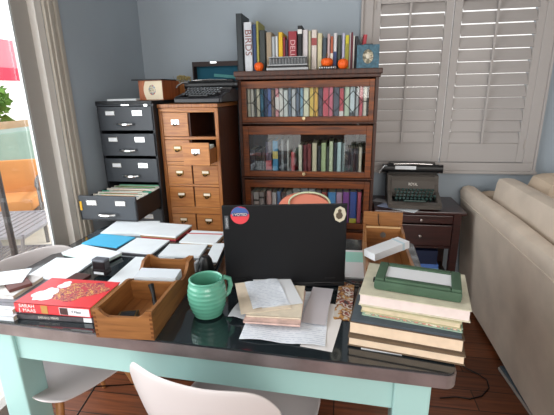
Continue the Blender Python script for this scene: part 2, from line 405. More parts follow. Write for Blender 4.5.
for i, (z0, z1) in enumerate(secz):
    MB().box((0, .16, z0+.012), (W-.038, .29, .018)).build('shelf', OAKD, bc)
    gt = (1.418, 1.145, .812, .47)[i]; gb = (1.252, .917, .585, .26)[i]
    gx = (.364, .358, .358, .358)[i]
    zb, zt = z0+.008, z1-.010
    if i: zt = z1-.014
    dm = MB(); yy = .012; th = .024
    dm.box((-(gx+W/2-.022)/2, yy, (zb+zt)/2), (W/2-.022-gx, th, zt-zb), bev=.003); dm.box(((gx+W/2-.022)/2, yy, (zb+zt)/2), (W/2-.022-gx, th, zt-zb), bev=.003)
    dm.box((0, yy, (zb+gb)/2), (2*gx, th, gb-zb), bev=.003); dm.box((0, yy, (zt+gt)/2), (2*gx, th, zt-gt), bev=.003)
    door = dm.build('door', OAKD, bc)
    MB().box((0, .015, (gb+gt)/2), (2*gx, .003, gt-gb)).build('glass_pane', glass('bookcase_glass_' + ('plain' if i != 1 else 'mirroring'), '#fafcfc', .025 if i != 1 else .07, .01), door)
    k = MB().lathe([(.004, 0), (.004, .010), (.011, .016), (.009, .022), (.0, .023)], 16).build('knob', mat('pale_brass_knob', '#d8c49a', .3, metal=.6), door, True)
    k.location = (-.012, 0, zb+.021); k.rotation_euler = (PI/2, 0, 0)
    MB().box((0, -.004, z0), (W-.01, .02, .008), bev=.002).build('ledge', OAKDD, bc)
    if i == 0:
        zc = (gb+gt)/2; hw = .0545; hh = (gt-gb)/2*.72
        ld = MB()
        xs = [-.327+hw+2*hw*k for k in range(6)]
        for x in xs:
            for sx in (-1, 1):
                for sz in (-1, 1):
                    ld.cyl((x+sx*hw, .009, zc), (x, .009, zc+sz*hh), .0022, n=6)
                    ld.cyl((x, .009, zc+sz*hh), (x, .009, zc+sz*(gt-gb)/2), .0018, n=6)
        ld.cyl((-gx, .009, zc), (xs[0]-hw, .009, zc), .0022, n=6); ld.cyl((xs[-1]+hw, .009, zc), (gx, .009, zc), .0022, n=6)
        ld.build('leading', LEAD, door)

# ---- upright books
_bookmesh = {}
def upright(x0, x1, ztop, zbase, ys, depth, hexc, label, group, tilt=0, pages='#d8cdb8', decos=(), rough=.5, name='book'):
    """book with its spine towards -y: cover (spine and boards) + pages"""
    w_ = x1-x0; h = ztop-zbase; ct = min(.003, w_*.18)
    o = thing(name, label, 'book', ((x0+x1)/2, ys, zbase), 0, group, ry=tilt)
    cm = mat('cover_'+hexc.strip('#'), hexc, rough, var=.08, vscale=30)
    m = MB().box((0, ct/2, h/2), (w_, ct, h), bev=min(ct*.45, .001)).box((-w_/2+ct/2, depth/2, h/2), (ct, depth, h)).box((w_/2-ct/2, depth/2, h/2), (ct, depth, h))
    m.build('cover', cm, o)
    MB().box((0, depth/2-.001, h/2), (w_-2*ct, depth-.006-ct, h-.008)).build('pages', mat('pages_'+pages.strip('#'), pages, .9), o)
    for (kind, a, b, hx) in decos:   # a band across the spine between heights a..b (fractions)
        MB().box((0, -.0002, h*(a+b)/2), (w_*.98, .0008, h*(b-a))).build('spine_label', mat('band_'+hx.strip('#'), hx, .5), o)
    return o
ORD = ['zeroth', 'first', 'second', 'third', 'fourth', 'fifth', 'sixth', 'seventh', 'eighth', 'ninth', 'tenth', 'eleventh', 'twelfth', 'thirteenth', 'fourteenth', 'fifteenth', 'sixteenth', 'seventeenth', 'eighteenth', 'nineteenth', 'twentieth', 'twenty-first', 'twenty-second', 'twenty-third', 'twenty-fourth', 'twenty-fifth', 'twenty-sixth', 'twenty-seventh', 'twenty-eighth', 'twenty-ninth', 'thirtieth', 'thirty-first', 'thirty-second']
def bookrow(rows, where, group, ybase_px, Yp, zbase, depth, special=None, fill=.97):
    out = []
    for i, r in enumerate(rows):
        px0, px1, pyt, hexc, cname = r[:5]; decos = r[5] if len(r) > 5 else ()
        a = PY(px0, (pyt+ybase_px)/2, Yp); b = PY(px1, (pyt+ybase_px)/2, Yp); t = PY((px0+px1)/2, pyt, Yp)
        nb = rows[i+1][4] if i+1 < len(rows) else None
        lab = f"{cname} book, {ORD[i+1]} from the left {where}" + (f", beside a {nb} one" if nb else ", at the right end")
        if len(lab.split()) > 16: lab = f"{cname} book, {ORD[i+1]} from the left {where}"
        out.append(upright(a.x+.0003, b.x-.0003, t.z, zbase, Yp+random.uniform(0, .012), depth, hexc, lab, group, decos=decos))
    return out
TOPZ = ZT+.0005
top = [(236.3, 242.2, 13, '#2b3236', 'tall black'), (244, 252, 22, '#c9cdd2', 'tall white'), (252.4, 256.2, 24, '#27406b', 'navy blue'),
       (256.4, 258.8, 21, '#a09a4a', 'thin olive yellow'), (259.2, 265, 30, '#353b3a', 'charcoal'), (266, 271.6, 32, '#9c8b74', 'tan'),
       (271.8, 275, 36.5, '#aab0b4', 'pale grey', [('b', .1, .2, '#6d7478')]), (275.2, 278, 36, '#cfd2d2', 'white'), (278.3, 282.8, 32, '#d9ae1e', 'bright yellow'),
       (283, 285.2, 37, '#8d2833', 'thin maroon', [('b', .25, .42, '#d8cfc8')]), (285.4, 287.8, 39.5, '#3d2a3c', 'dark purple'), (288, 296.6, 31, '#932c38', 'wide crimson'),
       (297.6, 302, 25.5, '#1a1c20', 'tall black paperback', [('b', .82, .92, '#d9d9d6')]), (302.3, 307.8, 29.5, '#cdc6c8', 'pinkish white'), (308.2, 310.8, 30.5, '#b8b596', 'thin sage'),
       (311.2, 316.8, 29.5, '#d3c9c0', 'white and red', [('b', .62, .8, '#9a4a48')]), (317.2, 322, 33, '#c9c19c', 'cream'), (322.4, 326.6, 37.5, '#3d4a55', 'slate blue'),
       (327, 330, 33.5, '#c4a8a6', 'pale pink'), (330.3, 333, 36, '#b05a3c', 'rust orange', [('b', .3, .5, '#e0d8cc')]), (333.3, 336.8, 33, '#d0cfd0', 'white and navy', [('b', .1, .5, '#2d3f6e')]),
       (337.4, 341, 35, '#3c443c', 'dark green'), (341.8, 344.8, 33, '#b5b4cc', 'lavender'), (345, 348.8, 35, '#c6bb28', 'acid yellow', [('b', .3, .75, '#8f8a2a')]),
       (349.2, 350.7, 32.5, '#c8bfc0', 'thin white paperback'), (350.9, 352.6, 32, '#6d2436', 'thin wine red'), (352.9, 354.4, 35.5, '#d4d0c8', 'slim cream'), (354.7, 358, 36, '#20232a', 'black')]
tb = bookrow(top, 'on top of the bookcase', 'books standing on top of the bookcase', 69, 2.47, TOPZ, .2)
def spine_text(bk, s, w_, h, mm, frac=.5, size=None, sx=1.0):
    writing('title', s, size or w_*.9, mm, bk, (0, -.0006, h*frac), (0, PI/2, 0) if False else Euler((PI/2, PI/2, 0), 'XYZ'), .0003, sx=sx)
def spine_title(bk, s, size, zc, mm, sx=1.0):
    o = writing('title', s, size, mm, bk, (0, -.0012, zc), (0, 0, 0), .0003, sx=sx)
    # letters run downwards along the spine, facing -y
    o.rotation_euler = Matrix(((0, 1, 0), (0, 0, -1), (-1, 0, 0))).to_euler()
    return o
spine_title(tb[1], 'BIRDS', .056, .165, mat('red_brown_ink', '#7a3a34', .6), 1.0)
tb[1].children[0]['label'] = 'white cover'
spine_title(tb[11], 'DELIA', .042, .115, mat('pale_pink_ink', '#e0b4b4', .6), 1.05)
spine_title(tb[0], 'ATLAS', .022, .16, mat('gold_ink', '#8a7440', .6), 1.6) if False else None
o = upright(*(lambda a: (a.x-.011, a.x+.011))(PY(361.5, 45, 2.55)), 1.71, TOPZ, 2.53, .13, '#c2414c', 'red book leaning at the right end on top of the bookcase', 'books standing on top of the bookcase', tilt=math.radians(6))
# section 1
s1 = [(247.5, 250.6, 88, '#c9c2b0', 'cream'), (250.9, 254, 89, '#d6d2c8', 'white'), (254.4, 256.2, 89, '#5a5a58', 'dark grey'), (256.4, 259.8, 88, '#d8cfb8', 'ivory'), (260, 263.6, 87.5, '#23607a', 'teal'),
      (264, 267.4, 87.5, '#1f3458', 'navy'), (267.6, 271, 88, '#2b4f9a', 'royal blue'), (271.2, 274.2, 90, '#6b4a36', 'brown'), (275, 278.8, 87.5, '#d88a92', 'pink', [('b', .3, .7, '#d7d0cc')]), (279, 283, 87.5, '#d5d2cc', 'white'),
      (283.3, 287.8, 90, '#c6cbc8', 'pale grey'), (288, 291, 88, '#55687c', 'slate'), (291.5, 295.6, 89, '#b9bcc0', 'silver grey'), (296, 299.4, 87.5, '#46566e', 'blue grey'), (299.7, 303, 88, '#7aa4bd', 'sky blue'),
      (303.4, 308.8, 87, '#d6d3b8', 'pale yellow'), (309.4, 313.6, 86.5, '#d9b64a', 'golden yellow'), (313.9, 318, 86.5, '#d8a332', 'amber'), (318.4, 322.2, 89, '#3e2c48', 'purple'), (322.7, 328.6, 86, '#c43c52', 'crimson'),
      (329, 333, 86.5, '#c95a74', 'rose red'), (333.4, 339, 86.5, '#3d465c', 'dark blue'), (339.4, 343.6, 88, '#c0394a', 'red', [('b', .0, .25, '#d8d0cc')]), (344.6, 349.4, 86.5, '#b9c8b0', 'pale green'), (349.8, 354.8, 86.5, '#c5d2d8', 'white and blue', [('b', .05, .2, '#2a3442')]),
      (355.8, 358.8, 88, '#a8abae', 'grey'), (359.4, 363, 86.5, '#b83a4c', 'dark red'), (363.4, 366.8, 87, '#d8d0c0', 'cream paperback')]
bookrow(s1, 'behind the leaded glass', 'books behind the leaded glass of the top section', 117, 2.44, 1.2356, .2)
s2 = [(249, 255, 150, '#3a3a44', 'charcoal'), (255.4, 261.6, 152, '#2c2a30', 'black'), (262, 265, 148, '#474247', 'dark grey'), (265.4, 271.2, 142, '#5b5468', 'dusky purple', [('b', .1, .4, '#c25a62')]), (272.6, 278, 141, '#4b93bd', 'bright blue', [('b', .45, .68, '#c9b96a')]),
      (278.4, 280.8, 146, '#27303c', 'ink blue'), (281, 283.6, 140, '#8b8f92', 'grey'), (283.9, 286.6, 144, '#2a2d33', 'black paperback'), (286.9, 289, 140, '#9fa3a0', 'thin pale grey'), (291, 294.6, 152, '#b44a50', 'short red'),
      (298.4, 302, 145, '#d3d0bc', 'ivory'), (303, 306.8, 145, '#6b2e34', 'maroon'), (307, 311, 144, '#7a3a3a', 'brick red'), (312, 316.8, 143, '#cfc5a8', 'cream'), (317.3, 320.8, 146, '#3b3a3e', 'grey black'),
      (321, 326, 143, '#a9b98c', 'pale green'), (326.3, 328.8, 147, '#4a4f48', 'dark olive'), (329, 333, 141.5, '#c5cfae', 'lime white'), (333.5, 336.6, 143, '#3a3f48', 'slate'), (336.9, 341.2, 142.5, '#b7cfd0', 'pale blue'),
      (341.6, 345.2, 143, '#6d7a7a', 'grey green')] + [(345.6+2.55*k, 347.9+2.55*k, 148.5, ['#2e2b35', '#3b2f38', '#27303a', '#41323a', '#2c2f38'][k], ['plum black', 'dark brown', 'blue black', 'dark wine', 'midnight blue'][k]) for k in range(5)] + [(358.7, 361.6, 147.5, '#d4ccb8', 'cream')]
bookrow(s2, 'in the second section', 'books in the second section of the bookcase', 172, 2.44, .8976, .2)
s3 = [(249.6, 252.8, 194, '#c9a5a2', 'pale pink'), (253.6, 259, 192.5, '#b9b6b4', 'white and black', [('b', .5, .56, '#222222'), ('b', .7, .76, '#222222')]), (259.4, 264.6, 192.5, '#9c9896', 'black and white', [('b', .4, .5, '#222222'), ('b', .8, .86, '#222222')]), (265, 266.6, 196, '#2a2426', 'dark brown'), (267, 271.8, 191, '#c59a94', 'pink'),
      (272.2, 276.6, 192.5, '#c4c0c0', 'white'), (277, 280.8, 191.5, '#55759c', 'blue'), (281.2, 285.6, 193, '#54484a', 'dark mauve'), (286, 292, 192, '#8c8c86', 'grey'), (292.6, 300, 188.5, '#8e918c', 'sage grey'), (300.4, 308, 188.5, '#83868a', 'stone grey'),
      (308.4, 315, 189, '#8f9294', 'pewter'), (315.4, 320.8, 191, '#787476', 'dove grey'), (321.4, 326.8, 192.5, '#9c4a42', 'brick red'), (327.8, 335.6, 192.5, '#4b88bd', 'bright blue'), (336, 342, 192.5, '#a88ba6', 'mauve'), (342.6, 349, 192.5, '#7c3f92', 'purple'),
      (349.5, 356.6, 192, '#2f4f9a', 'cobalt blue', [('b', .03, .2, '#c6c03a')]), (357, 361, 192.5, '#b95a70', 'raspberry pink')]
b3 = bookrow(s3, 'in the third section', 'books in the third section of the bookcase', 222, 2.44, .5636, .2)
spine_title(b3[17], 'PJLS', .026, .14, mat('pale_blue_ink', '#9fb8e0', .6), 1.1) if False else None
s4 = [(252+8.2*k, 259.6+8.2*k, 243+(k*7 % 5), ['#3e4650', '#6b6f72', '#4a3a36', '#7c7b78', '#39434a'][k % 5], ['slate', 'grey', 'brown', 'pale grey', 'dark teal'][k % 5]) for k in range(13)]
bookrow(s4, 'in the bottom section', 'books in the bottom section of the bookcase', 276, 2.44, .2216, .2)

# ---- ornaments on top of the bookcase
PUMP = mat('orange_pumpkin', '#e8601c', .5, var=.08)
def pumpkin(name_lbl, x, y, z, r, sq=.9):
    o = thing('pumpkin', name_lbl, 'pumpkin', (x, y, z), 0, 'small orange pumpkins on the bookcase')
    m = MB(); n = 40
    prof = [(.0, -.80), (.45, -.92), (.8, -.7), (1, -.2), (1, .25), (.82, .66), (.45, .86), (.12, .74), (0, .70)]
    rings = []
    for rr, zz in prof:
        rings.append([m.bm.verts.new((r*rr*(1-.07*abs(math.cos(4*t)))*math.cos(t), r*rr*(1-.07*abs(math.cos(4*t)))*math.sin(t), (zz+.92)*r*sq)) for t in [2*PI*k/n for k in range(n)]])
    for i in range(len(rings)-1):
        for k in range(n): m.bm.faces.new((rings[i][k], rings[i][(k+1) % n], rings[i+1][(k+1) % n], rings[i+1][k]))
    m.build('body', PUMP, o, True)
    MB().tube([(0, 0, r*1.5), (0, 0, r*1.75), (.003, 0, r*1.95)], [r*.12, r*.09, r*.1]).build('stem', mat('dry_stem', '#7a5a30', .8), o, True)
pa = PY(259, 66, 2.435); pumpkin('small orange pumpkin at the foot of the tall white book', pa.x, 2.435, TOPZ, .029, .95)
pa = PY(327, 60, 2.435)
sb = thing('beaded_stand', 'low dark stand edged with white beads under the middle pumpkin', 'stand', (pa.x, 2.435, TOPZ))
MB().box((0, 0, .008), (.09, .05, .016), bev=.002).build('plinth', BLACKM, sb)
for k in range(7): MB().ball((-.039+.013*k, -.026, .009), .0048, n=10).build('bead', CARD, sb, True)
pumpkin('small flattened orange pumpkin sitting on the beaded stand', pa.x, 2.435, TOPZ+.0165, .036, .72)
pa = PY(343, 66, 2.43); pumpkin('small orange pumpkin beside the blue picture frame', pa.x, 2.43, TOPZ, .032, .95)
# small keyed metal box
pa = PY(288, 69, 2.435)
bx = thing('music_box', 'small silver glass-topped box with rows of metal keys before books', 'box', (pa.x, 2.435, TOPZ))
SILV = mat('dull_silver', '#9a9c9e', .35, metal=.6)
MB().box((0, 0, .008), (.245, .075, .016), bev=.003).box((0, 0, .030), (.235, .068, .006)).build('base', SILV, bx)
MB().box((0, .0, .022), (.225, .06, .012)).build('body', BLACKM, bx)
MB().box((0, .012, .052), (.222, .045, .038), bev=.004).build('housing', mat('smoky_case', '#54585c', .3, coat=.3), bx)
for k in range(12): MB().box((-.099+.018*k, -.014, .052), (.007, .012, .030), (.35, 0, 0), bev=.001).build('key', SILV, bx)
MB().box((0, .010, .074), (.226, .05, .005), bev=.001).build('lid', SILV, bx)
# picture frame
pa = PY(367.5, 69, 2.42)
pf = thing('picture_frame', 'teal blue square picture frame leaning at the bookcase top corner', 'picture frame', (pa.x, 2.42, TOPZ+.001), 0, None, rx=math.radians(-9))
BLUF = mat('teal_blue_frame', '#486a7a', .6, var=.35, vscale=60, bump=.3)
m = MB(); n = 24; ow = .062; oh = .064; iw = .030; ih = .040
outer = []; inner = []
for k in range(n):
    t = 2*PI*k/n+PI/4; c_, s_ = math.cos(t), math.sin(t); q = 1/max(abs(c_), abs(s_))
    outer.append((ow*c_*q, oh*s_*q+oh)); inner.append((iw*c_, ih*s_+oh))
for (ya, yb) in ((0, .012),):
    OA = [m.bm.verts.new((x, ya, z)) for x, z in outer]; IA = [m.bm.verts.new((x, ya, z)) for x, z in inner]
    OB = [m.bm.verts.new((x, yb, z)) for x, z in outer]; IB = [m.bm.verts.new((x, yb, z)) for x, z in inner]
    for k in range(n):
        j = (k+1) % n
        m.bm.faces.new((OA[k], OA[j], IA[j], IA[k])); m.bm.faces.new((OB[k], OB[j], IB[j], IB[k]))
        m.bm.faces.new((OA[k], OA[j], OB[j], OB[k])); m.bm.faces.new((IA[k], IA[j], IB[j], IB[k]))
m.build('frame', BLUF, pf)
MB().box((0, .009, oh), (.07, .003, .09)).build('picture', print_mat('sepia_portrait', ['#6d6a58', '#a59c84', '#cfc6b0', '#8a7d68'], 45), pf)
MB().ball((0, .004, .066), .012, (1, .25, 1.2), 12).build('portrait_figure', mat('pale_figure', '#ddd6c4', .7), pf, True)
MB().box((0, .012, 2*oh+.003), (.05, .008, .008), bev=.002).build('hanger', BLACKM, pf)

# ================================================================== GREY FILE CABINET
fc = thing('file_cabinet', 'dark grey steel card file cabinet with five drawers', 'cabinet', (-1.177, 2.05, 0))
FW = .332
m = MB().box((0, .28, 1.355), (FW, .58, .018), bev=.003)
m.box((-FW/2+.006, .28, .68), (.012, .56, 1.34)); m.box((FW/2-.006, .28, .68), (.012, .56, 1.34)); m.box((0, .555, .68), (FW, .012, 1.34)); m.box((0, .28, .03), (FW, .56, .05))
m.build('body', DMETAL, fc)
dz = [(1.203, 1.338), (1.063, 1.192), (.912, 1.052), (.768, .905), (.602, .758), (.40, .59), (.20, .39), (.06, .19)]
MB().box((0, .004, 1.344), (.34, .012, .010)).build('top_rail', GMETAL, fc)
B('name_plate', CHROME, fc, (.005, -.003, 1.343), (.045, .003, .006))
MB().cyl((.125, -.004, 1.343), (.125, .01, 1.343), .011).build('lock', CHROME, fc, True)
for i, (z0, z1) in enumerate(dz):
    yo = -.275 if i == 3 else -.004*(i % 2)
    zc = (z0+z1)/2; h = z1-z0
    dm = MB().box((0, yo, zc), (.318, .014, h-.006), bev=.003)
    dr = dm.build('drawer', GMETAL, fc)
    for sx in (-.085, .075):
        MB().box((sx, yo-.009, zc+.030), (.056, .004, .026)).build('card_holder', CHROME, dr)
        MB().box((sx, yo-.0115, zc+.030), (.050, .002, .020)).build('card', CARD, dr)
    hz = zc-.028
    MB().tube([(-.05, yo-.008, hz), (-.045, yo-.024, hz), (-.025, yo-.030, hz-.002), (.0, yo-.031, hz-.003), (.025, yo-.030, hz-.002), (.045, yo-.024, hz), (.05, yo-.008, hz)], [.005, .006, .008, .010, .008, .006, .005]).build('handle', CHROME, dr, True)
    if i == 3:
        MB().box((-.155, yo+.2, zc-.01), (.004, .42, h-.03)).box((.155, yo+.2, zc-.01), (.004, .42, h-.03)).box((0, yo+.2, z0+.008), (.31, .42, .004)).build('drawer_tray', DMETAL, dr)
        B('yellow_tag', mat('yellow_tag', '#d9a72e', .6), dr, (-.148, yo-.009, zc+.012), (.011, .003, .048))
cols = ['#3fa086', '#d8d4c8', '#e08a45', '#d8d4c8', '#5f9fc0', '#e8b070', '#d8d4c8', '#4f9a4a', '#d8553a', '#d8d4c8', '#7fc0a0', '#d8d4c8']
cnames = ['green', 'white', 'orange', 'ivory', 'blue', 'peach', 'white', 'leaf green', 'red', 'white', 'mint', 'white']
xs = -1.177
for k in range(24):
    hx = cols[k % 12]
    y = 1.80+.012*k*1.15
    o = MB().box((random.uniform(-.003, .003), 0, .0), (.296-.05*(k % 3), .0075, .098), (random.uniform(-.06, .06), 0, random.uniform(-.02, .02))).build('index_cards', mat('cards_'+hx.strip('#'), hx, .8, var=.1, vscale=60), None, loc=(xs, y, .8325+random.uniform(-.003, .004)))
    tag(o, f"{cnames[k % 12]} index card divider, {ORD[k+1]} from the front of the open grey drawer", 'index cards', 'index cards in the open steel drawer')
tag(MB().box((0, 0, 0), (.16, .12, .010), (0, 0, .2)).build('papers', PAPER, None, loc=(-1.235, 2.17, 1.3695)), 'loose white papers on top of the grey file cabinet', 'papers')

# planter-like printed box on the file cabinet
px = thing('tin_box', 'open wooden box with a cream printed panel on the grey cabinet', 'box', (-1.085, 2.2, 1.3645), math.radians(-4))
RUST = wood('rust_wood', '#8e4a25', '#b5673a', 'Z', 5)
MB().box((0, -.0, .054), (.15, .006, .108)).box((0, .20, .054), (.15, .006, .108)).box((-.072, .10, .054), (.006, .2, .108)).box((.072, .1, .054), (.006, .2, .108)).box((0, .1, .004), (.15, .2, .006)).build('body', RUST, px)
m = MB(); m.prism([(-.030+.0, .003), (.073, .003), (.073, .104), (-.030, .104)] + [(-.030-.014*math.sin(PI*k/6), .104-.101*k/6) for k in range(1, 6)], -.0055, -.003, 'Y').build('printed_panel', CREAM, px)
MB().ball((.01, -.005, .056), .025, (1, .06, 1.2), 14).build('emblem', print_mat('floral_emblem', ['#a84a3c', '#7a8a90', '#c9b9a0', '#6a6f4a'], 45), px, True)
MB().box((-.012, .07, .1115), (.185, .19, .006), bev=.001).build('lid', BLACKM, px)
p2 = thing('wooden_crate', 'small open brown wooden box behind the printed box', 'box', (-1.035, 2.47, 1.3645), math.radians(2))
MB().box((0, 0, .05), (.09, .006, .10)).box((0, .16, .05), (.09, .006, .10)).box((-.042, .08, .05), (.006, .16, .10)).box((.042, .08, .05), (.006, .16, .10)).box((0, .08, .004), (.09, .16, .006)).build('body', OAKLZ, p2)
gr = thing('dried_flowers', 'dried straw-coloured flower sprigs sticking out of the brown crate', 'dried flowers', (-1.035, 2.55, 1.372))
m = MB()
for k in range(26):
    a = random.uniform(0, 2*PI); r = random.uniform(.01, .05); zz = random.uniform(.105, .135)
    m.cyl((0+.1*r*math.cos(a), .1*r*math.sin(a), 0), (r*math.cos(a)*1.2, r*math.sin(a)*.8, zz), .0012, n=5)
m.build('stems', mat('straw_stem', '#9a8a5c', .9), gr)
m = MB()
for k in range(30):
    a = random.uniform(0, 2*PI); r = random.uniform(.0, .06)
    m.ball((r*math.cos(a), r*.7*math.sin(a), random.uniform(.108, .135)), .007, n=6)
m.build('flower_heads', mat('straw_flower', '#a89a68', .9, var=.2), gr)

# ================================================================== OAK CARD CATALOGUE
cc = thing('card_catalogue', 'oak card catalogue of small drawers with one drawer missing', 'cabinet', (-.835, 2.10, 0))
CW = .34; T = .018
m = MB().box((0, .21, 1.333), (CW+.006, .44, .020), bev=.003); m.build('top', OAKLZ, cc)
for sx in (-1, 1):
    MB().box((sx*(CW/2-T/2), .215, .66), (T, .41, 1.32)).build('side_panel', OAKDD, cc)
    MB().box((sx*(CW/2-T/2), .004, .66), (T, .014, 1.32)).build('stile', OAKLZ, cc)
MB().box((0, .42, .66), (CW, .008, 1.32)).build('back_panel', OAKDD, cc)
rails = [(1.298, 1.323), (1.150, 1.166), (1.006, 1.026), (.880, .893), (.716, .757), (.60, .612), (.47, .482), (.34, .352), (.05, .21)]
for z0, z1 in rails: MB().box((0, .012, (z0+z1)/2), (CW-2*T, .022, z1-z0), bev=.002).build('rail', OAKL, cc)
for z0, z1 in rails: MB().box((0, .22, (z0+z1)/2), (CW-2*T, .40, .008)).build('shelf', OAKDD, cc)
MB().box((0, .21, .75), (.010, .40, 1.1)).build('divider', OAKDD, cc)
MB().box((0, .003, 1.31), (CW-.01, .016, .010), bev=.002).build('moulding', OAKL, cc)
rz = [(1.166, 1.298), (1.026, 1.150), (.893, 1.006), (.757, .880), (.612, .716), (.482, .60), (.352, .47), (.21, .34)]
DW = .146
def pull(parent, x, y, z, bright=False):
    MB().box((x, y-.002, z+.002), (.046, .004, .026), bev=.001).build('label_holder', BRASS if not bright else CHROME, parent)
    MB().box((x, y-.0045, z+.005), (.037, .002, .013)).build('label_card', PAPERW if not bright else CARD, parent)
    MB().tube([(x-.010, y-.003, z-.008), (x-.008, y-.014, z-.013), (x, y-.018, z-.015), (x+.008, y-.014, z-.013), (x+.010, y-.003, z-.008)], .0035, 6).build('pull', mat('dark_brass_pull', '#4a3a22', .4, metal=.8), parent, True)
for r, (z0, z1) in enumerate(rz):
    for cidx, x in enumerate((-.0775, .0775)):
        if r == 0 and cidx == 1: continue
        yo = -.125 if (r == 1 and cidx == 1) else 0.0
        h = z1-z0-.004; zc = (z0+z1)/2
        dr = MB().box((x, yo+.006, zc), (DW, .012, h), bev=.0015).build('drawer', OAKL, cc)
        pull(dr, x, yo, zc+.012, bright=(r < 2 and not (r == 1 and cidx == 0)))
        if yo:
            MB().box((x-.066, yo+.15, zc-.018), (.008, .28, h-.04)).box((x+.066, yo+.15, zc-.018), (.008, .28, h-.04)).box((x, yo+.15, z0+.008), (.13, .28, .006)).build('drawer_tray', OAKLZ, dr)
for k in range(6):
    o = MB().box((0, 0, 0), (.115, .012, .085), (-.05, 0, 0)).build('index_cards', mat('catalogue_cards', '#c9d0c8', .8, var=.1, vscale=80), None, loc=(-.7575, 2.02+.016*k, 1.0825))
    tag(o, f"pale index cards in the pulled-out oak drawer, {ORD[k+1]} bundle behind its front", 'index cards', 'index cards in the pulled-out oak drawer')

# ================================================================== TYPEWRITERS
KEYC = {}
def typewriter(label, loc, rz, body, keyc, ringc, scale=1.0, logo=None, paper=False, low=False):
    t = thing('typewriter', label, 'typewriter', loc, rz, None)
    t.scale = scale
    W2 = .145
    # shell: side profile (y forward = -)
    hb = .115 if not low else .060
    prof = [(-.15, .006), (-.15, .022), (-.135, .030), (-.02, .055 if not low else .048), (.0, hb*.7), (.015, hb), (.10, hb+.004), (.14, hb*.9), (.15, .06), (.15, .006)]
    for sx in (-1, 1):
        MB().prism(prof, sx*W2-.012, sx*W2+.012, 'X').build('side_cheek', body, t)
    MB().prism([(-.15, .006), (-.15, .018), (.15, .03), (.15, .006)], -W2, W2, 'X').build('base', BLACKM, t)
    MB().prism([(-.16, .006), (-.16, .020), (-.128, .029), (-.128, .008)], -W2, W2, 'X').build('front_lip', body, t)
    # ribbon cover
    MB().prism([(-.022, .05 if not low else .046), (-.004, hb-.02), (.012, hb-.004), (.08, hb+.006), (.13, hb), (.13, .03), (-.02, .03)], -W2+.012, W2-.012, 'X').build('ribbon_cover', body, t)
    if logo: writing('logo', logo, .018, mat('pale_lettering', '#d8d2c8', .4), t, (-.0, -.0165, hb-.032), (math.radians(62), 0, 0), .0006)
    # keys
    for r in range(4):
        for k in range(10 + (r % 2)):
            x = -.108+.0225*k + (.006*(r % 3)); y = -.112+.023*r; z = .034+.0085*r
            m = MB().cyl((0, 0, -.012), (0, 0, 0), .0022, n=6).cyl((0, 0, 0), (0, 0, .0035), .0085, n=12)
            kk = m.build('key', keyc, t, True); kk.location = (x, y, z+.004); kk.rotation_euler = (.25, 0, 0)
            if ringc is not None and r < 4:
                rg = MB().lathe([(.0080, .0025), (.0094, .0025), (.0094, .0048), (.0080, .0048)], 12).build('key_ring', ringc, kk)
    MB().box((0, -.134, .034), (.13, .010, .006), bev=.002).build('space_bar', keyc, t)
    zc = hb+.022
    MB().cyl((-.165, .075, zc), (.165, .075, zc), .019, n=20).build('platen', BLACK, t, True)
    MB().box((0, .105, zc+.014), (.29, .03, .022), bev=.004).box((0, .075, zc-.016), (.30, .05, .008)).build('carriage', mat('carriage_metal', '#2f2d2b', .35, metal=.5), t)
    for sx in (-1, 1): MB().cyl((sx*.165, .075, zc), (sx*.19, .075, zc), .016, .018, n=16).build('platen_knob', BLACK, t, True)
    MB().tube([(-.16, .06, zc+.01), (-.185, .03, zc+.012), (-.205, .0, zc), (-.215, -.01, zc-.012)], .004).build('return_lever', CHROME, t, True)
    MB().tube([(-.12, .05, zc+.021), (0, .046, zc+.024), (.12, .05, zc+.021)], .003).build('paper_bail', CHROME, t, True)
    if paper: MB().box((-.045, .052, zc+.006), (.13, .004, .014), (-.2, 0, 0)).build('paper', CARD, t)
    return t
tw = typewriter('grey-brown portable typewriter with dark green keys on the mahogany side table', (.452, 2.52, .6995), math.radians(-2),
                mat('taupe_crinkle_paint', '#4d4741', .6, bump=.1, vscale=200), mat('green_black_keys', '#1d3a34', .3), None, (.98, 1.05, 1.52), 'ROYAL', True)
tw2 = typewriter('low black typewriter with silver-rimmed keys on the oak card catalogue', (-.775, 2.27, 1.3435), math.radians(-4),
                 mat('black_grey_enamel', '#29292d', .4), BLACK, mat('silver_ring', '#8c8f92', .3, metal=.8), (.88, .95, 1.22), None, False, True)
cs = thing('typewriter_case', 'open dark case lid with teal lining behind the low typewriter', 'case', (-.79, 2.50, 1.3435))
MB().box((0, .06, .12), (.30, .008, .24)).box((0, .03, .238), (.30, .06, .008)).box((0, .001, .228), (.30, .006, .028)).box((-.147, .03, .12), (.008, .06, .24)).box((.147, .03, .12), (.008, .06, .24)).box((0, .03, .004), (.30, .06, .008)).build('shell', mat('case_leatherette', '#2a1f1e', .7), cs)
MB().box((0, .0535, .12), (.28, .004, .22)).build('lining', mat('teal_lining', '#0c4c60', .8), cs)
MB().box((.05, .047, .155), (.15, .012, .018), (0, .1, 0)).build('strap', mat('teal_grey_strap', '#4d8a8a', .8), cs)
MB().box((-.01, -.004, .236), (.04, .010, .012), bev=.002).build('latch', CHROME, cs)

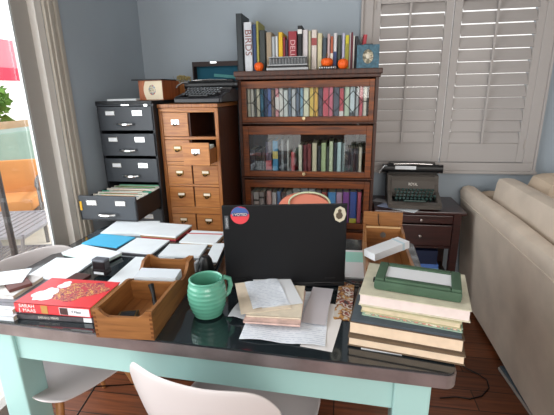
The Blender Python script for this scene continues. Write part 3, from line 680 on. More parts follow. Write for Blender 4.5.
# ================================================================== MAHOGANY SIDE TABLE
nt_ = thing('side_table', 'dark mahogany side table with two drawers and an open shelf', 'side table', (.475, 2.52, 0))
NW = .53; ND = .36
MB().box((0, 0, .688), (NW, ND, .022), bev=.006).build('top', MAHO, nt_)
for sx in (-1, 1):
    for sy in (-1, 1): MB().box((sx*(NW/2-.045), sy*(ND/2-.035), .339), (.042, .042, .676)).build('leg', MAHO, nt_)
    MB().box((sx*(NW/2-.045), 0, .57), (.02, ND-.08, .21)).build('side_panel', MAHO, nt_)
MB().box((0, ND/2-.03, .57), (NW-.1, .015, .21)).build('back_panel', MAHO, nt_)
MB().box((0, 0, .462), (NW-.1, ND-.06, .014)).build('divider', MAHO, nt_)
MB().box((0, 0, .24), (NW-.08, ND-.06, .018)).build('shelf', MAHO, nt_)
for (z0, z1) in ((.618, .672), (.475, .612)):
    dr = MB().box((0, -ND/2+.022, (z0+z1)/2), (NW-.14, .016, z1-z0-.004), bev=.003).build('drawer', MAHO, nt_)
    k = MB().lathe([(.004, 0), (.004, .008), (.010, .014), (.008, .020), (0, .021)], 14).build('knob', CHROME, dr, True)
    k.location = (.012, -ND/2+.014, (z0+z1)/2); k.rotation_euler = (PI/2, 0, 0)
for k, (hx, nm, th, wd) in enumerate([('#b8c2cc', 'pale grey', .03, .22), ('#8ab9dc', 'light blue', .028, .23), ('#4f73b8', 'mid blue', .026, .22), ('#15203c', 'navy', .09, .20)]):
    z = .2495 + [0, .0305, .059, .0855][k]
    o = thing('book', f"{nm} book lying in the pile on the side table's lower shelf", 'book', (.515, 2.40, z), [0, .04, -.03, .02][k], 'books lying on the lower shelf of the side table')
    cm = mat('cover_'+hx.strip('#'), hx, .5, var=.08, vscale=30)
    MB().box((0, 0, th/2), (wd, .003, th)).box((0, .07, .0015), (wd, .14, .003)).box((0, .07, th-.0015), (wd, .14, .003)).build('cover', cm, o)
    MB().box((0, .07, th/2), (wd-.008, .132, th-.0065)).build('pages', mat('pages_d8cdb8', '#d8cdb8', .9), o)
# envelopes on the side table
for (px0, py0, px1, py1, px2, py2, z, mm, lab) in [
    (377, 206, 394, 209, 374, 201, .6995, mat('bluish_envelope', '#9aa4c0', .7), 'bluish envelope at the left end of the mahogany side table'),
    (392, 209, 414, 213, 393, 203, .7012, PAPER, 'white envelope hanging over the front edge of the side table'),
    (372, 201, 392, 204, 374, 198, .7004, mat('grey_paper', '#aeb0b4', .7), 'thin grey papers beside the typewriter on the side table')]:
    a, b, c = PZ(px0, py0, z), PZ(px1, py1, z), PZ(px2, py2, z); u = (b-a); wd = u.length; u.normalize(); v = Vector((-u.y, u.x, 0)); dd = max(.05, (c-a).dot(v))
    ce = a+u*wd/2+v*dd/2
    tag(MB().box((0, 0, 0), (wd, dd, .0009)).build('envelope', mm, None, loc=(ce.x, ce.y, z+.0006), rot=(0, 0, math.atan2(u.y, u.x))), lab, 'envelope')

# ================================================================== SOFA
sf = thing('sofa', 'beige microsuede sofa seen from behind along the right wall side', 'sofa', (0, 0, 0))
def extr(profile, y0, y1, name, m, ny=10, wob=.004):
    mb = MB(); n = len(profile); rings = []
    for j in range(ny+1):
        y = y0+(y1-y0)*j/ny
        rings.append([mb.bm.verts.new((x, y, z+wob*math.sin(j*1.7+x*9))) for x, z in profile])
    for j in range(ny):
        for k in range(n): mb.bm.faces.new((rings[j][k], rings[j][(k+1) % n], rings[j+1][(k+1) % n], rings[j+1][k]))
    mb.bm.faces.new(rings[0]); mb.bm.faces.new(rings[-1][::-1])
    return mb.build(name, m, sf, True)
SX = .857
extr([(SX, .03), (SX-.03, .40), (SX-.058, .70), (SX-.066, .745), (SX-.052, .772), (SX-.020, .784), (SX+.018, .775), (SX+.034, .74), (SX+.034, .03)], .25, 2.70, 'back_frame', FABRIC)
m = MB().tube([(SX-.060, .26, .70), (SX-.060, 1.4, .70), (SX-.060, 2.69, .70)], .0035); m.build('piping', FABRIC, sf, True)
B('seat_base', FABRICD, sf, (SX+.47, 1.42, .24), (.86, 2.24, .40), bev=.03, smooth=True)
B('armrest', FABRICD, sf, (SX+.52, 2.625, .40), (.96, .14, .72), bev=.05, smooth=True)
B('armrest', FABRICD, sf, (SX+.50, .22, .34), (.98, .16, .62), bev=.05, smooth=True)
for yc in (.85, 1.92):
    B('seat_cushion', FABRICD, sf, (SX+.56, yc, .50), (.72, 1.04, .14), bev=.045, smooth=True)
for (yc, ln, dzz) in ((.78, 1.12, 0), (1.93, 1.14, .0)):
    mb = MB().box((0, 0, 0), (.13, ln, .44), bev=.045)
    o = mb.build('back_cushion', FABRIC, sf, True); o.location = (SX+.112, yc, .665+dzz); o.rotation_euler = (0, math.radians(6), 0)
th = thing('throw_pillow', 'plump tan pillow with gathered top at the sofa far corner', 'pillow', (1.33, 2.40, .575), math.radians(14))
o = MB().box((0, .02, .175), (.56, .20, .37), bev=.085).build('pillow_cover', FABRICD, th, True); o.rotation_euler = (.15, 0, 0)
m = MB()
for k in range(18): m.ball((-.20+.0235*k, -.035, .352), .011, (.7, 1, .8), 8)
m.build('ruffle', FABRICD, th, True)
for (yc, xc) in ((.35, SX+.05), (2.45, SX+.05), (.35, SX+.85), (2.45, SX+.85)): B('foot', MAHO, sf, (xc, yc, .021), (.05, .05, .04))

# flat board under the sofa edge and cord
a = PZ(499, 369, 0); b = PZ(531, 415, 0); u = (b-a).normalized(); L = 1.0; ce = a+u*L/2
bd = thing('floor_board', 'long dark blue-grey strip lying on the floor under sofa edge', 'strip', (ce.x-.0+.022, ce.y, .0005), math.atan2(u.y, u.x)+PI/2)
B('board', mat('blue_grey_board', '#4a5660', .7, var=.2, vscale=60), bd, (0, 0, .011), (.044, L, .022), bev=.002)
B('edge_strip', mat('pale_edge', '#a9a29c', .6), bd, (-.0255, 0, .007), (.007, L, .012))
bd.rotation_euler[2] = math.atan2(u.y, u.x)-PI/2 + PI
pts = [PZ(x, y, .004) for x, y in ((440, 398), (456, 397), (470, 399), (482, 396), (489, 388), (487, 380), (478, 374), (466, 368), (455, 362), (440, 352))]
cu = []
for i in range(len(pts)-1):
    for k in range(4): cu.append(pts[i].lerp(pts[i+1], k/4))
tag(MB().tube(cu, .003, 6).build('power_cord', BLACK, None, True), 'thin black cord looping across the wooden floor beside the sofa', 'cord')

# ================================================================== DESK TABLE
TR = math.radians(-2.4)
TL, TD = 1.52, .86
ux = Vector((math.cos(TR), math.sin(TR), 0)); uy = Vector((-math.sin(TR), math.cos(TR), 0))
fr_corner = PZ(459.5, 376, .75)
tc_ = fr_corner - ux*TL/2 + uy*TD/2
tb_ = thing('desk_table', 'aqua enamel table with black glass top and worn metal edge', 'table', (tc_.x, tc_.y, 0), TR)
def rrect(w_, d_, r, n=5):
    out = []
    for cx_, cy_, a0 in ((w_/2-r, d_/2-r, 0), (-w_/2+r, d_/2-r, PI/2), (-w_/2+r, -d_/2+r, PI), (w_/2-r, -d_/2+r, 1.5*PI)):
        for k in range(n+1): out.append((cx_+r*math.cos(a0+PI/2*k/n), cy_+r*math.sin(a0+PI/2*k/n)))
    return out
MB().prism(rrect(TL, TD, .03), .708, .744, 'Z').build('metal_edge', STEEL, tb_, True)
MB().prism(rrect(TL-.006, TD-.006, .028), .744, .750, 'Z').build('glass_top', BLKGLASS, tb_, True)
zA0, zA1 = .60, .708
lx0, lx1 = -TL/2+.145, TL/2-.052
MB().box(((lx0+lx1)/2, -TD/2+.045, (zA0+zA1)/2), (lx1-lx0-.12, .02, zA1-zA0)).build('apron', TEAL, tb_)
MB().box(((lx0+lx1)/2, TD/2-.045, (zA0+zA1)/2), (lx1-lx0-.12, .02, zA1-zA0)).build('apron', TEAL, tb_)
for x in (lx0+.01, lx1-.01): MB().box((x, 0, (zA0+zA1)/2), (.02, TD-.16, zA1-zA0)).build('apron', TEAL, tb_)
for x, wx in ((lx0, .0), (lx1-.0, .0)):
    for y in (-TD/2+.068, TD/2-.068):
        s = 1 if x > 0 else -1
        MB().box((x-s*.045, y, zA1/2), (.09, .09, zA1), bev=.006).build('leg', TEAL, tb_)

# ---- rectangle on the table from three sight points
def rect(p_fl, p_fr, p_bl, z):
    a, b, c = PZ(*p_fl, z), PZ(*p_fr, z), PZ(*p_bl, z)
    u = b-a; wd = u.length; u.normalize(); v = Vector((-u.y, u.x, 0)); dd = (c-a).dot(v)
    return a+u*wd/2+v*dd/2, wd, dd, math.atan2(u.y, u.x)
def sheet(name, p, z, th, m, lab, cat, group=None, edge=None, curl=0):
    ce, wd, dd, rz_ = rect(*p, z+th)
    nx, ny = (8, 8) if curl else (1, 1)
    mb = MB()
    if not curl: mb.box((0, 0, th/2), (wd, dd, th))
    else:
        V = {}
        for s in (0, 1):
            for i in range(nx+1):
                for j in range(ny+1):
                    x = -wd/2+wd*i/nx; y = -dd/2+dd*j/ny
                    e = max(abs(i-nx/2)/(nx/2), abs(j-ny/2)/(ny/2))
                    hgt = curl*(.5+.5*math.sin(i*1.3+j*.9+wd*50))*e
                    V[s, i, j] = mb.bm.verts.new((x, y, hgt+s*th))
        for s in (0, 1):
            for i in range(nx):
                for j in range(ny): mb.bm.faces.new([V[s, i, j], V[s, i+1, j], V[s, i+1, j+1], V[s, i, j+1]])
        rim = [(i, 0) for i in range(nx)]+[(nx, j) for j in range(ny)]+[(nx-i, ny) for i in range(nx)]+[(0, ny-j) for j in range(ny)]
        for k in range(len(rim)):
            a, b = rim[k], rim[(k+1) % len(rim)]
            mb.bm.faces.new([V[0, a[0], a[1]], V[0, b[0], b[1]], V[1, b[0], b[1]], V[1, a[0], a[1]]])
    if edge is None:
        o = mb.build(name, m, None, bool(curl), loc=(ce.x, ce.y, z), rot=(0, 0, rz_))
    else:
        o = thing(name, lab, cat, (ce.x, ce.y, z), rz_, group)
        mb.build('top_sheet', m, o)
    return tag(o, lab, cat, group)
Z0 = .7505
G = 'paper stacks laid out on the glass table'
# stacks: (front-left, front-right, back-left), z, thickness
def stack(p, z, layers, lab, cat='papers', group=G, name='paper_stack'):
    """a pile handled as one bundle: sheets with covers"""
    tot = sum(l[0] for l in layers)
    ce, wd, dd, rz_ = rect(*p, z+tot)
    o = thing(name, lab, cat, (ce.x, ce.y, z), rz_, group)
    h = 0
    for i, (t_, m_) in enumerate(layers):
        j = random.uniform(-.004, .004)
        MB().box((j, -j, h+t_/2), (wd-.004*(len(layers)-i), dd-.003*(len(layers)-i), t_-.0002)).build('sheets', m_, o); h += t_
    return o
DKG = mat('dark_grey_folder', '#4a4a4e', .6); BLUEF = mat('bright_blue_folder', '#4fb4de', .45); BRN = mat('brown_folder', '#9a7b5a', .7); REDF = mat('red_folder', '#a8323c', .6)
MINT = mat('pale_mint_paper', '#cfe6df', .7)
stack(((100, 233), (148, 233), (120, 221)), Z0, [(.010, PAPER), (.008, PAPER)], 'white papers at the far left corner of the table behind blue folder')
stack(((81, 243), (117, 247), (99, 233)), Z0, [(.010, DKG), (.006, BLUEF)], 'bright blue folder lying on dark papers at the far left', name='folder')
stack(((61, 252), (103, 261), (79, 243)), Z0, [(.006, DKG), (.008, MINT), (.006, PAPER)], 'white and mint papers in front of the bright blue folder')
stack(((139, 234), (176, 237), (150, 222)), Z0, [(.006, REDF), (.009, BRN), (.007, PAPER)], 'white papers on brown and red folders near the card catalogue')
stack(((116, 251), (152, 254), (139, 238)), Z0, [(.006, DKG), (.006, PAPER)], 'white papers on a dark folder at the middle of the paper grid')
stack(((179, 242), (216, 244), (185, 230)), Z0, [(.006, BRN), (.007, PAPER)], 'white papers with red header beside the laptop\'s left edge')
stack(((158, 256), (200, 257), (173, 244)), Z0, [(.008, PAPER)], 'white sheets directly behind the amber wooden drawer')
stack(((104, 284), (150, 286), (118, 256)), Z0, [(.004, PAPER), (.003, PAPER)], 'white sheets between black stamp block and wooden drawer')
stack(((16, 282), (62, 284), (48, 257)), Z0, [(.005, PAPER), (.004, PAPER)], 'large white sheets behind the red book at the left edge')
ce, wd, dd, rz_ = rect((201, 262), (216, 264), (214, 243), Z0+.012)
o = stack(((203, 262), (217, 262), (214, 243)), Z0, [(.006, BRN), (.004, PAPERW), (.006, mat('navy_folder', '#3a4a6e', .5)), (.004, PAPER)], 'narrow stack of brown and navy folders beside the laptop')
ce, wd, dd, rz_ = rect((186, 234), (222, 235), (187, 232.5), Z0+.0135)
tag(MB().box((0, 0, 0), (wd, .012, .0006)).build('red_header_strip', mat('red_print', '#c05a5a', .7), None, loc=(ce.x, ce.y, Z0+.0137), rot=(0, 0, rz_)), 'red printed strip across white papers by the laptop', 'paper strip')

# black stamp block
p = PZ(98, 279, Z0)
s_ = thing('stamp_block', 'black self-inking stamp with white label standing behind the red book', 'stamp', (p.x, p.y+.03, Z0+.007), math.radians(-6))
MB().box((0, 0, .012), (.058, .034, .024), bev=.003).box((0, 0, .038), (.054, .030, .034), bev=.003).build('body', mat('black_maroon_plastic', '#1c1214', .3), s_)
MB().box((0, 0, .0575), (.056, .032, .009), bev=.004).build('grip', mat('grey_grip', '#5d6068', .4), s_)
B('label', CARD, s_, (0, -.0175, .010), (.042, .002, .009))
# dark notebook corner behind the red book
o = sheet('notebook', ((62, 281), (77, 283), (72, 272)), Z0+.0095, .012, mat('dark_brown_leather', '#4a2f2c', .5), 'small dark brown notebook poking out behind the red book', 'notebook')

# red book and the one beneath
def lying(name, p, z, th, covm, pagem, lab, group=None, board=.002):
    ce, wd, dd, rz_ = rect(*p, z+th)
    o = thing(name, lab, 'book', (ce.x, ce.y, z), rz_, group)
    MB().box((0, -dd/2+board/2, th/2), (wd, board, th)).box((0, 0, board/2), (wd, dd, board)).box((0, 0, th-board/2), (wd, dd, board)).build('cover', covm, o)
    MB().box((0, 0, th/2), (wd-.008, dd-.008, th-2*board-.0004)).build('pages', pagem, o)
    return o, wd, dd
PG = pages_mat('old_page_edges', '#c9a878')
lb, wd, dd = lying('book', ((16, 313.5), (93, 318), (50, 287)), Z0, .018, mat('grey_black_cover', '#4c494c', .5, var=.3, vscale=80), PG, 'dark grey paperback lying under the red book')
B('spine_label', CARD, lb, (wd/2-.018, -dd/2-.0005, .009), (.026, .001, .014))
writing('title', 'SARAH J. MAAS', .010, mat('pale_lettering', '#d8d2c8', .4), lb, (-.02, -dd/2-.0004, .009), (PI/2, 0, 0), .0003)
RED = mat('glossy_red_cover', '#dd4046', .3, coat=.3)
rb, wd, dd = lying('book', ((13.5, 302.5), (89.5, 308.5), (48, 277.5)), Z0+.0185, .032, RED, PG, 'thick red paperback with gold dragon pattern on top of stack')
INK = mat('white_ink', '#f2e8e4', .5)
writing('title', 'SARAH', .0165, INK, rb, (-wd/2+.016, -dd/2-.0006, .0235), (PI/2, 0, 0), .0004, 'LEFT', 1.05)
writing('title', 'J. MAAS', .0165, INK, rb, (-wd/2+.014, -dd/2-.0006, .0085), (PI/2, 0, 0), .0004, 'LEFT', 1.05)
B('spine_label', CARD, rb, (wd/2-.052, -dd/2-.0005, .016), (.098, .001, .024))
B('spine_label', mat('ochre_label', '#b98a4a', .6), rb, (-wd/2+.102, -dd/2-.0005, .016), (.022, .001, .026))
B('spine_picture', mat('dark_print', '#4a3230', .6), rb, (wd/2-.086, -dd/2-.0012, .016), (.026, .001, .022))
writing('call_number', 'F Maas', .011, mat('black_ink', '#22222a', .6), rb, (wd/2-.045, -dd/2-.0012, .016), (PI/2, 0, 0), .0003)
zt = .0322
m = MB()
for k in range(3):
    pass
def blob(parent, name, m_, cx_, cy_, rx_, ry_, zz, seed, n=28, amp=.22, rot=0):
    rnd = random.Random(seed); ph = [rnd.uniform(0, 6.28) for _ in range(4)]
    poly = []
    for k in range(n):
        t = 2*PI*k/n; q = 1+amp*(math.sin(3*t+ph[0])*.5+math.sin(5*t+ph[1])*.4+math.sin(8*t+ph[2])*.3)
        x, y = rx_*q*math.cos(t), ry_*q*math.sin(t)
        poly.append((cx_+x*math.cos(rot)-y*math.sin(rot), cy_+x*math.sin(rot)+y*math.cos(rot)))
    return MB().prism(poly, zz, zz+.0005, 'Z').build(name, m_, parent)
blob(rb, 'cover_picture', print_mat('gold_dragon_print', ['#b83a48', '#a04058', '#d8a860', '#8f2a4a', '#c86a58', '#6e2a4c'], 55), .025, .01, .085, .058, zt, 3, rot=.3)
blob(rb, 'cover_picture', mat('white_feather_ink', '#f0eaee', .5), -.065, -.025, .036, .040, zt+.0006, 5)
blob(rb, 'cover_picture', mat('white_feather_ink', '#f0eaee', .5), -.045, .040, .018, .024, zt+.0006, 9)

# left-hand notebooks / magazines
GL = 'magazines piled at the left edge of the table'
mags = [((-22, 314), (13, 317), (10, 288), .016, '#c9ced2', 'pale grey magazine at the very bottom of the left pile'),
        ((-22, 307), (12, 310), (8, 283), .014, '#d5d8da', 'white magazine second from the bottom of the left pile'),
        ((-24, 300), (14, 303), (10, 277), .012, '#7b7a80', 'dark grey magazine in the middle of the left pile'),
        ((-24, 294), (13, 296), (10, 274), .012, '#cfcbc8', 'off-white magazine beneath the brown notebook in the left pile')]
z = Z0
for a_, b_, c_, t_, hx, lab in mags:
    o, _, _ = lying('magazine', (a_, b_, c_), z, t_, mat('cover_'+hx.strip('#'), hx, .5, var=.2, vscale=40), mat('pages_d8cdb8', '#d8cdb8', .9), lab, GL, .001)
    o['category'] = 'magazine'; z += t_+.0003
o, wd, dd = lying('notebook', ((9, 290), (32, 283), (20, 274)), z, .010, mat('brown_red_leather', '#6a4440', .5), PG, 'brown leather notebook with dark edge on top of left pile', None, .001)
o['category'] = 'notebook'
o = sheet('paper_sheet', ((-24, 288), (22, 282), (0, 272)), z+.0105, .002, PAPER, 'white sheet lying on top of the left pile', 'paper')

# ---- wooden drawer box in front
def scoop(w_, h, dip, n=10, flat=.2):
    """outline of a panel with a scooped top, width w_"""
    pts = [(-w_/2, 0), (w_/2, 0), (w_/2, h)]
    x1 = w_/2*(1-flat)
    pts.append((x1, h))
    for k in range(1, n): 
        t = k/n; pts.append((x1-(2*x1)*t, h-dip*min(1, (1-abs(2*t-1))*3.0)**.8 if True else h))
    pts.append((-x1, h)); pts.append((-w_/2, h)); return pts
fl, frp, bl = PZ(97, 337, Z0), PZ(154.5, 341, Z0), PZ(190, 262, Z0+.095)
u = (frp-fl); BW = u.length; u.normalize(); rzb = math.atan2(u.y, u.x)
BL = .36; rzb2 = math.radians(2.6)
wb = thing('card_box', 'amber wooden card drawer with scooped sides beside the green mug', 'box', (fl.x+BW/2, fl.y+.002, Z0+.0005), rzb2)
Tn = .010; HB = .088
MB().prism(scoop(BW, HB, .022), 0, Tn, 'Y').build('front_panel', BOXW, wb)
MB().prism(scoop(BW-.0, HB+.008, .014), BL-Tn, BL, 'Y').build('back_panel', BOXW, wb)
side = [(Tn, 0), (BL-Tn, 0), (BL-Tn, HB+.008), (BL-.05, HB+.006), (BL-.070, HB-.014), (BL-.095, HB-.026), (BL-.125, HB-.026), (BL-.15, HB-.012), (BL-.17, HB-.006), (.07, HB-.004), (Tn, HB)]
for sx in (-1, 1): MB().prism(side, sx*(BW/2-Tn/2)-Tn/2, sx*(BW/2-Tn/2)+Tn/2, 'X').build('side_panel', BOXWY, wb)
MB().box((0, BL/2, .004), (BW-2*Tn, BL-2*Tn, .006)).build('bottom', BOXWY, wb)
MB().box((0, .203, .040), (BW-2*Tn-.002, .008, .066), (.10, 0, 0)).build('divider', BOXW, wb)
jd = mat('dark_joint_wood', '#6e3f1a', .5)
for sx in (-1, 1):
    for k in range(6): B('dovetail_joint', jd, wb, (sx*(BW/2-.004), -.0004, .010+.0135*k), (.008, .0012, .0065))
cd = MB().box((0, 0, 0), (BW-.030, .058, .070), (.08, 0, 0)).build('index_cards', mat('card_block', '#cdd4da', .7), None)
cd.location = (wb.location.x-.246*math.sin(rzb2), wb.location.y+.246*math.cos(rzb2), Z0+.0475); cd.rotation_euler = (0, 0, rzb2)
tag(cd, 'block of white index cards inside the amber wooden drawer', 'index cards')
st2 = thing('hand_stamp', 'black wooden-handled hand stamp leaning inside the amber drawer', 'stamp', (wb.location.x+.035, wb.location.y+.12, Z0+.0085), .4)
MB().tube([(0, 0, .008), (-.006, .035, .05), (-.010, .048, .066), (-.012, .054, .074)], [.007, .006, .008, .009]).build('handle', BLACK, st2, True)
MB().box((0, 0, .006), (.03, .024, .012)).build('stamp_base', BLACK, st2)
tn = thing('ink_pad', 'small dark ink pad with gold border inside the amber drawer', 'ink pad', (wb.location.x-.012, wb.location.y+.045, Z0+.0085), .3)
B('case', mat('ink_pad_case', '#3a3526', .4), tn, (0, 0, .02), (.055, .045, .04), bev=.002); B('border', BRASS, tn, (0, 0, .0405), (.048, .038, .001)); B('pad', BLACK, tn, (0, 0, .0413), (.042, .032, .001))

# ---- mug
mg = thing('mug', 'ribbed jade green barrel mug standing on the glass table top', 'mug', (-.387, 1.012, Z0), math.radians(6))
JADE = mat('jade_glaze', '#5fa48c', .25, coat=.4)
prof = [(.0, .0), (.030, .0), (.034, .004)]
for k in range(49):
    t = k/48; r = .034+.024*math.sin(PI*(.12+.66*t))**.9*1.0; r += .0005*math.cos(t*2*PI*8)
    prof.append((r, .006+.108*t))
r_ = prof[-1][0]
prof += [(r_+.001, .118), (r_-.003, .121), (r_-.006, .117), (r_-.004, .10), (r_-.002, .06), (.040, .02), (.03, .008), (0, .007)]
MB().lathe(prof, 48).build('body', JADE, mg, True)
MB().tube([(.046*math.cos(.7), .046*math.sin(.7), .098), (.062*math.cos(.7), .062*math.sin(.7), .104), (.078*math.cos(.7), .078*math.sin(.7), .094), (.082*math.cos(.7), .082*math.sin(.7), .072), (.074*math.cos(.7), .074*math.sin(.7), .048), (.054*math.cos(.7), .054*math.sin(.7), .036)], [.006, .007, .0075, .0075, .007, .006], 10).build('handle', JADE, mg, True)
# black rounded object beside the drawer
p = PZ(207, 272, Z0)
bo = thing('desk_microphone', 'rounded black device standing between drawer and laptop', 'device', (p.x-.005, p.y+.01, Z0), 0)
MB().lathe([(.0, 0), (.030, 0), (.032, .006), (.026, .03), (.022, .048), (.015, .060), (0, .065)], 24).build('housing', BLACK, bo, True)
B('grey_side', mat('light_grey_plastic', '#a9b0b4', .4), bo, (-.036, -.004, .02), (.010, .035, .038), bev=.003)

# ---- laptop
hl, hr = PZ(227, 289, Z0+.01), PZ(345, 281, Z0+.01)
u = hr-hl; LW = .405; rl = math.radians(9)
hc = (hl+hr)/2
lp = thing('laptop', 'open black laptop seen from behind with two stickers on lid', 'laptop', (hc.x-.005, hc.y, Z0), rl)
LID = mat('laptop_lid_black', '#0f1013', .5, spec=.25)
MB().box((0, .135, .010), (LW, .27, .016), bev=.003).build('base', BLACKM, lp)
for sx in (-1, 1): MB().cyl((sx*.13-.03, .003, .017), (sx*.13+.03, .003, .017), .006, n=12).build('hinge', BLACKM, lp, True)
LH = .282
lid = MB().box((0, 0, LH/2), (LW, .007, LH), bev=.003).build('lid', LID, lp); lid.location = (0, .0, .020); lid.rotation_euler = (math.radians(2), 0, 0)
lg = MB().box((-LW/2+.014, -.0040, LH-.058), (.013, .0012, .046)).build('logo_plate', mat('grey_logo_plate', '#55585c', .4), lid)
o = writing('logo', 'Lenovo', .011, mat('logo_silver', '#c4c8cc', .4), lid, (-LW/2+.014, -.0050, LH-.058), (0, 0, 0), .0002)
o.rotation_euler = Matrix(((0, -1, 0), (0, 0, -1), (1, 0, 0))).to_euler()
def disc(parent, name, m_, x, z, r, y, a0=0, a1=2*PI, sx=1, sz=1, n=32):
    poly = [(x+sx*r*math.cos(a0+(a1-a0)*k/n), z+sz*r*math.sin(a0+(a1-a0)*k/n)) for k in range(n+(0 if a1-a0 > 6.2 else 1))]
    return MB().prism(poly, y-.0004, y, 'Y').build(name, m_, parent)
cx_, cz_ = -LW/2+.058, LH-.034
disc(lid, 'sticker', mat('sticker_red', '#d8434c', .5), cx_, cz_, .030, -.0038).__setitem__('label', 'round red, white and blue sticker')
disc(lid, 'sticker_blue', mat('sticker_blue', '#3f5f9e', .5), cx_, cz_, .0295, -.0043, PI*.04, PI*.96)
disc(lid, 'sticker_red_top', mat('sticker_crimson', '#b83a4e', .5), cx_+.004, cz_, .029, -.0048, PI*.30, PI*.60)
MB().box((cx_, -.0052, cz_+.003), (.048, .0006, .012)).build('sticker_band', mat('sticker_navy', '#26305a', .5), lid)
writing('sticker_text', 'I VOTED', .013, INK, lid, (cx_, -.0058, cz_+.003), (PI/2, 0, 0), .0002, sx=.95)
cx_, cz_ = LW/2-.024, LH-.036
disc(lid, 'sticker', mat('badge_cream', '#c9c2ac', .5), cx_, cz_, .024, -.0038, sx=.85, sz=1.15, n=8).__setitem__('label', 'cream badge-shaped sticker with dark figure')
disc(lid, 'sticker_figure', mat('badge_dark', '#54483a', .6), cx_-.002, cz_-.004, .013, -.0044, sx=.9, sz=1.0, n=7)
disc(lid, 'sticker_figure', mat('badge_dark', '#54483a', .6), cx_-.001, cz_+.012, .006, -.0044)
B('rubber_foot', BLACK, lid, (-LW/2+.05, -.004, .016), (.035, .001, .006)); B('rubber_foot', BLACK, lid, (LW/2-.05, -.004, .016), (.035, .001, .006))
pts = [PZ(x, y, Z0+.006) for x, y in ((341, 279), (347, 281), (354, 284), (362, 285), (370, 283))]
pts = [q for i in range(len(pts)-1) for q in (pts[i], pts[i].lerp(pts[i+1], .5))]+[pts[-1]]
tag(MB().tube(pts, .0035, 6).build('laptop_cable', BLACK, None, True), 'black cable plugged into the laptop running to the right', 'cable')

# ---- letters in the middle
GM = 'letters and envelopes heaped before the laptop'
WHL = mat('cool_letter_paper', '#d5dae2', .8)
sheet('paper_sheet', ((300, 346), (332, 352), (306, 300)), Z0, .0006, mat('off_white_sheet', '#d9d6d4', .8), 'off-white folded sheet, lowest and nearest the table edge', 'paper', GM)
sheet('letter', ((239, 339), (325, 347), (253, 289)), Z0+.0012, .0008, LETTER, 'crumpled written letter spread out under the envelopes', 'letter', GM, curl=.006)
sheet('letter', ((301, 322), (325, 325), (305, 286)), Z0+.0088, .0007, mat('show_through_page', '#b9b4b8', .8), 'grey printed page right of the envelope pile', 'letter', GM)
sheet('paper_sheet', ((228, 317), (268, 323), (224, 287)), Z0+.0095, .0008, WHL, 'creased white sheet sticking out at the left beside the mug', 'paper', GM, curl=.006)
o, _, _ = lying('magazine', ((243, 321), (300, 325), (262, 288)), Z0+.0172, .007, mat('pinkish_magazine', '#cfb0a6', .5, var=.2, vscale=40), PAPERW, 'thin magazine with red lower edge beneath the envelopes', None, .001); o['category'] = 'magazine'
o, _, _ = lying('magazine', ((246, 315), (301, 318), (262, 284)), Z0+.0245, .006, mat('cream_magazine', '#d9cdb8', .5, var=.1, vscale=40), PAPERW, 'cream magazine on top of the red-edged magazine', None, .001); o['category'] = 'magazine'
e = sheet('envelope', ((241, 314), (291, 308), (256, 281)), Z0+.0308, .0015, mat('buff_envelope', '#dccdb8', .8, var=.15, vscale=12), 'large envelope with orange-yellow patch on the letter pile', 'envelope')
sheet('envelope', ((262, 308), (303, 303), (272, 276)), Z0+.0326, .0012, CARD, 'white envelope with an orange stripe at the pile\'s right', 'envelope')
sheet('letter', ((253, 309), (290, 304), (257, 281)), Z0+.0342, .0009, LETTER, 'topmost handwritten letter on the envelope pile', 'letter', None, curl=.003)
ce, wd, dd, rz_ = rect((292, 303), (296, 302.5), (297, 285), Z0+.034)
ph = sheet('photograph', ((333, 319), (351, 321), (334, 281)), Z0+.0011, .0006, print_mat('photo_print', ['#c9c4bc', '#b98a4a', '#7a4a3a', '#d8d4cc', '#94402f', '#3a3a40'], 24), 'colour photo print half under the laptop by the books', 'photograph')
# papers behind right of laptop
mgz = sheet('magazine', ((345, 277), (368, 278), (348, 250)), Z0, .006, CARD, 'white magazine with teal heading right of the laptop', 'magazine')
ce, wd, dd, rz_ = rect((347, 262), (366, 262), (348, 252), Z0+.0066)
hd = MB().box((0, 0, 0), (wd, dd, .0005)).build('cover_band', mat('teal_heading', '#9fd8cc', .6), mgz)
hd.parent = None
mi = Matrix.Translation(mgz.location) @ Euler(mgz.rotation_euler).to_matrix().to_4x4()
q = mi.inverted() @ Vector((ce.x, ce.y, Z0+.0063)); hd.parent = mgz; hd.location = q
sheet('paper_sheet', ((361, 348.5), (402, 355), (367, 300)), Z0, .0015, CARD, 'white sheet poking out beneath the stack of old books', 'paper')

# ---- far wooden box
a, b = PY(363, 240, 1.62), PY(400, 240, 1.62)
fb = thing('wooden_card_box', 'open amber wooden card box on the table beyond the books', 'box', ((a.x+b.x)/2, 1.62, Z0+.001), math.radians(180-1.5))
FBW = .158; FBL = .42; FBH = .10
MB().prism([(-FBW/2, 0), (FBW/2, 0), (FBW/2, .158), (-FBW/2, .158)], 0, .010, 'Y').build('back_panel', BOXW, fb)
for sx in (-1, 1): MB().prism([(.01, 0), (FBL-.01, 0), (FBL-.01, FBH-.01), (.16, FBH-.02), (.10, FBH), (.01, FBH+.005)], sx*(FBW/2-.005)-.005, sx*(FBW/2-.005)+.005, 'X').build('side_panel', BOXWY, fb)
MB().box((0, FBL-.005, .045), (FBW, .01, .09)).build('front_panel', BOXW, fb)
MB().box((0, FBL/2, .004), (FBW-.02, FBL-.02, .006)).build('bottom', BOXWY, fb)
dv = MB().box((0, .055, .055), (FBW-.022, .007, .10)).build('divider', BOXW, fb); B('divider_edge', wood('pale_divider_wood', '#c9a070', '#e0bd8c', 'X', 5), dv, (0, .055, .107), (FBW-.022, .0075, .005))
MB().cyl((0, .0505, .075), (0, .0585, .075), .012, n=16).build('follower_knob', mat('grey_knob', '#8c8a86', .4, metal=.5), fb, True)
MB().tube([(.02, .012, .15), (.018, .014, .115), (.012, .013, .10)], .0015, 5).build('wire_latch', BLACK, fb)
a = PZ(365, 262, .865); b = PZ(409, 246, .865)
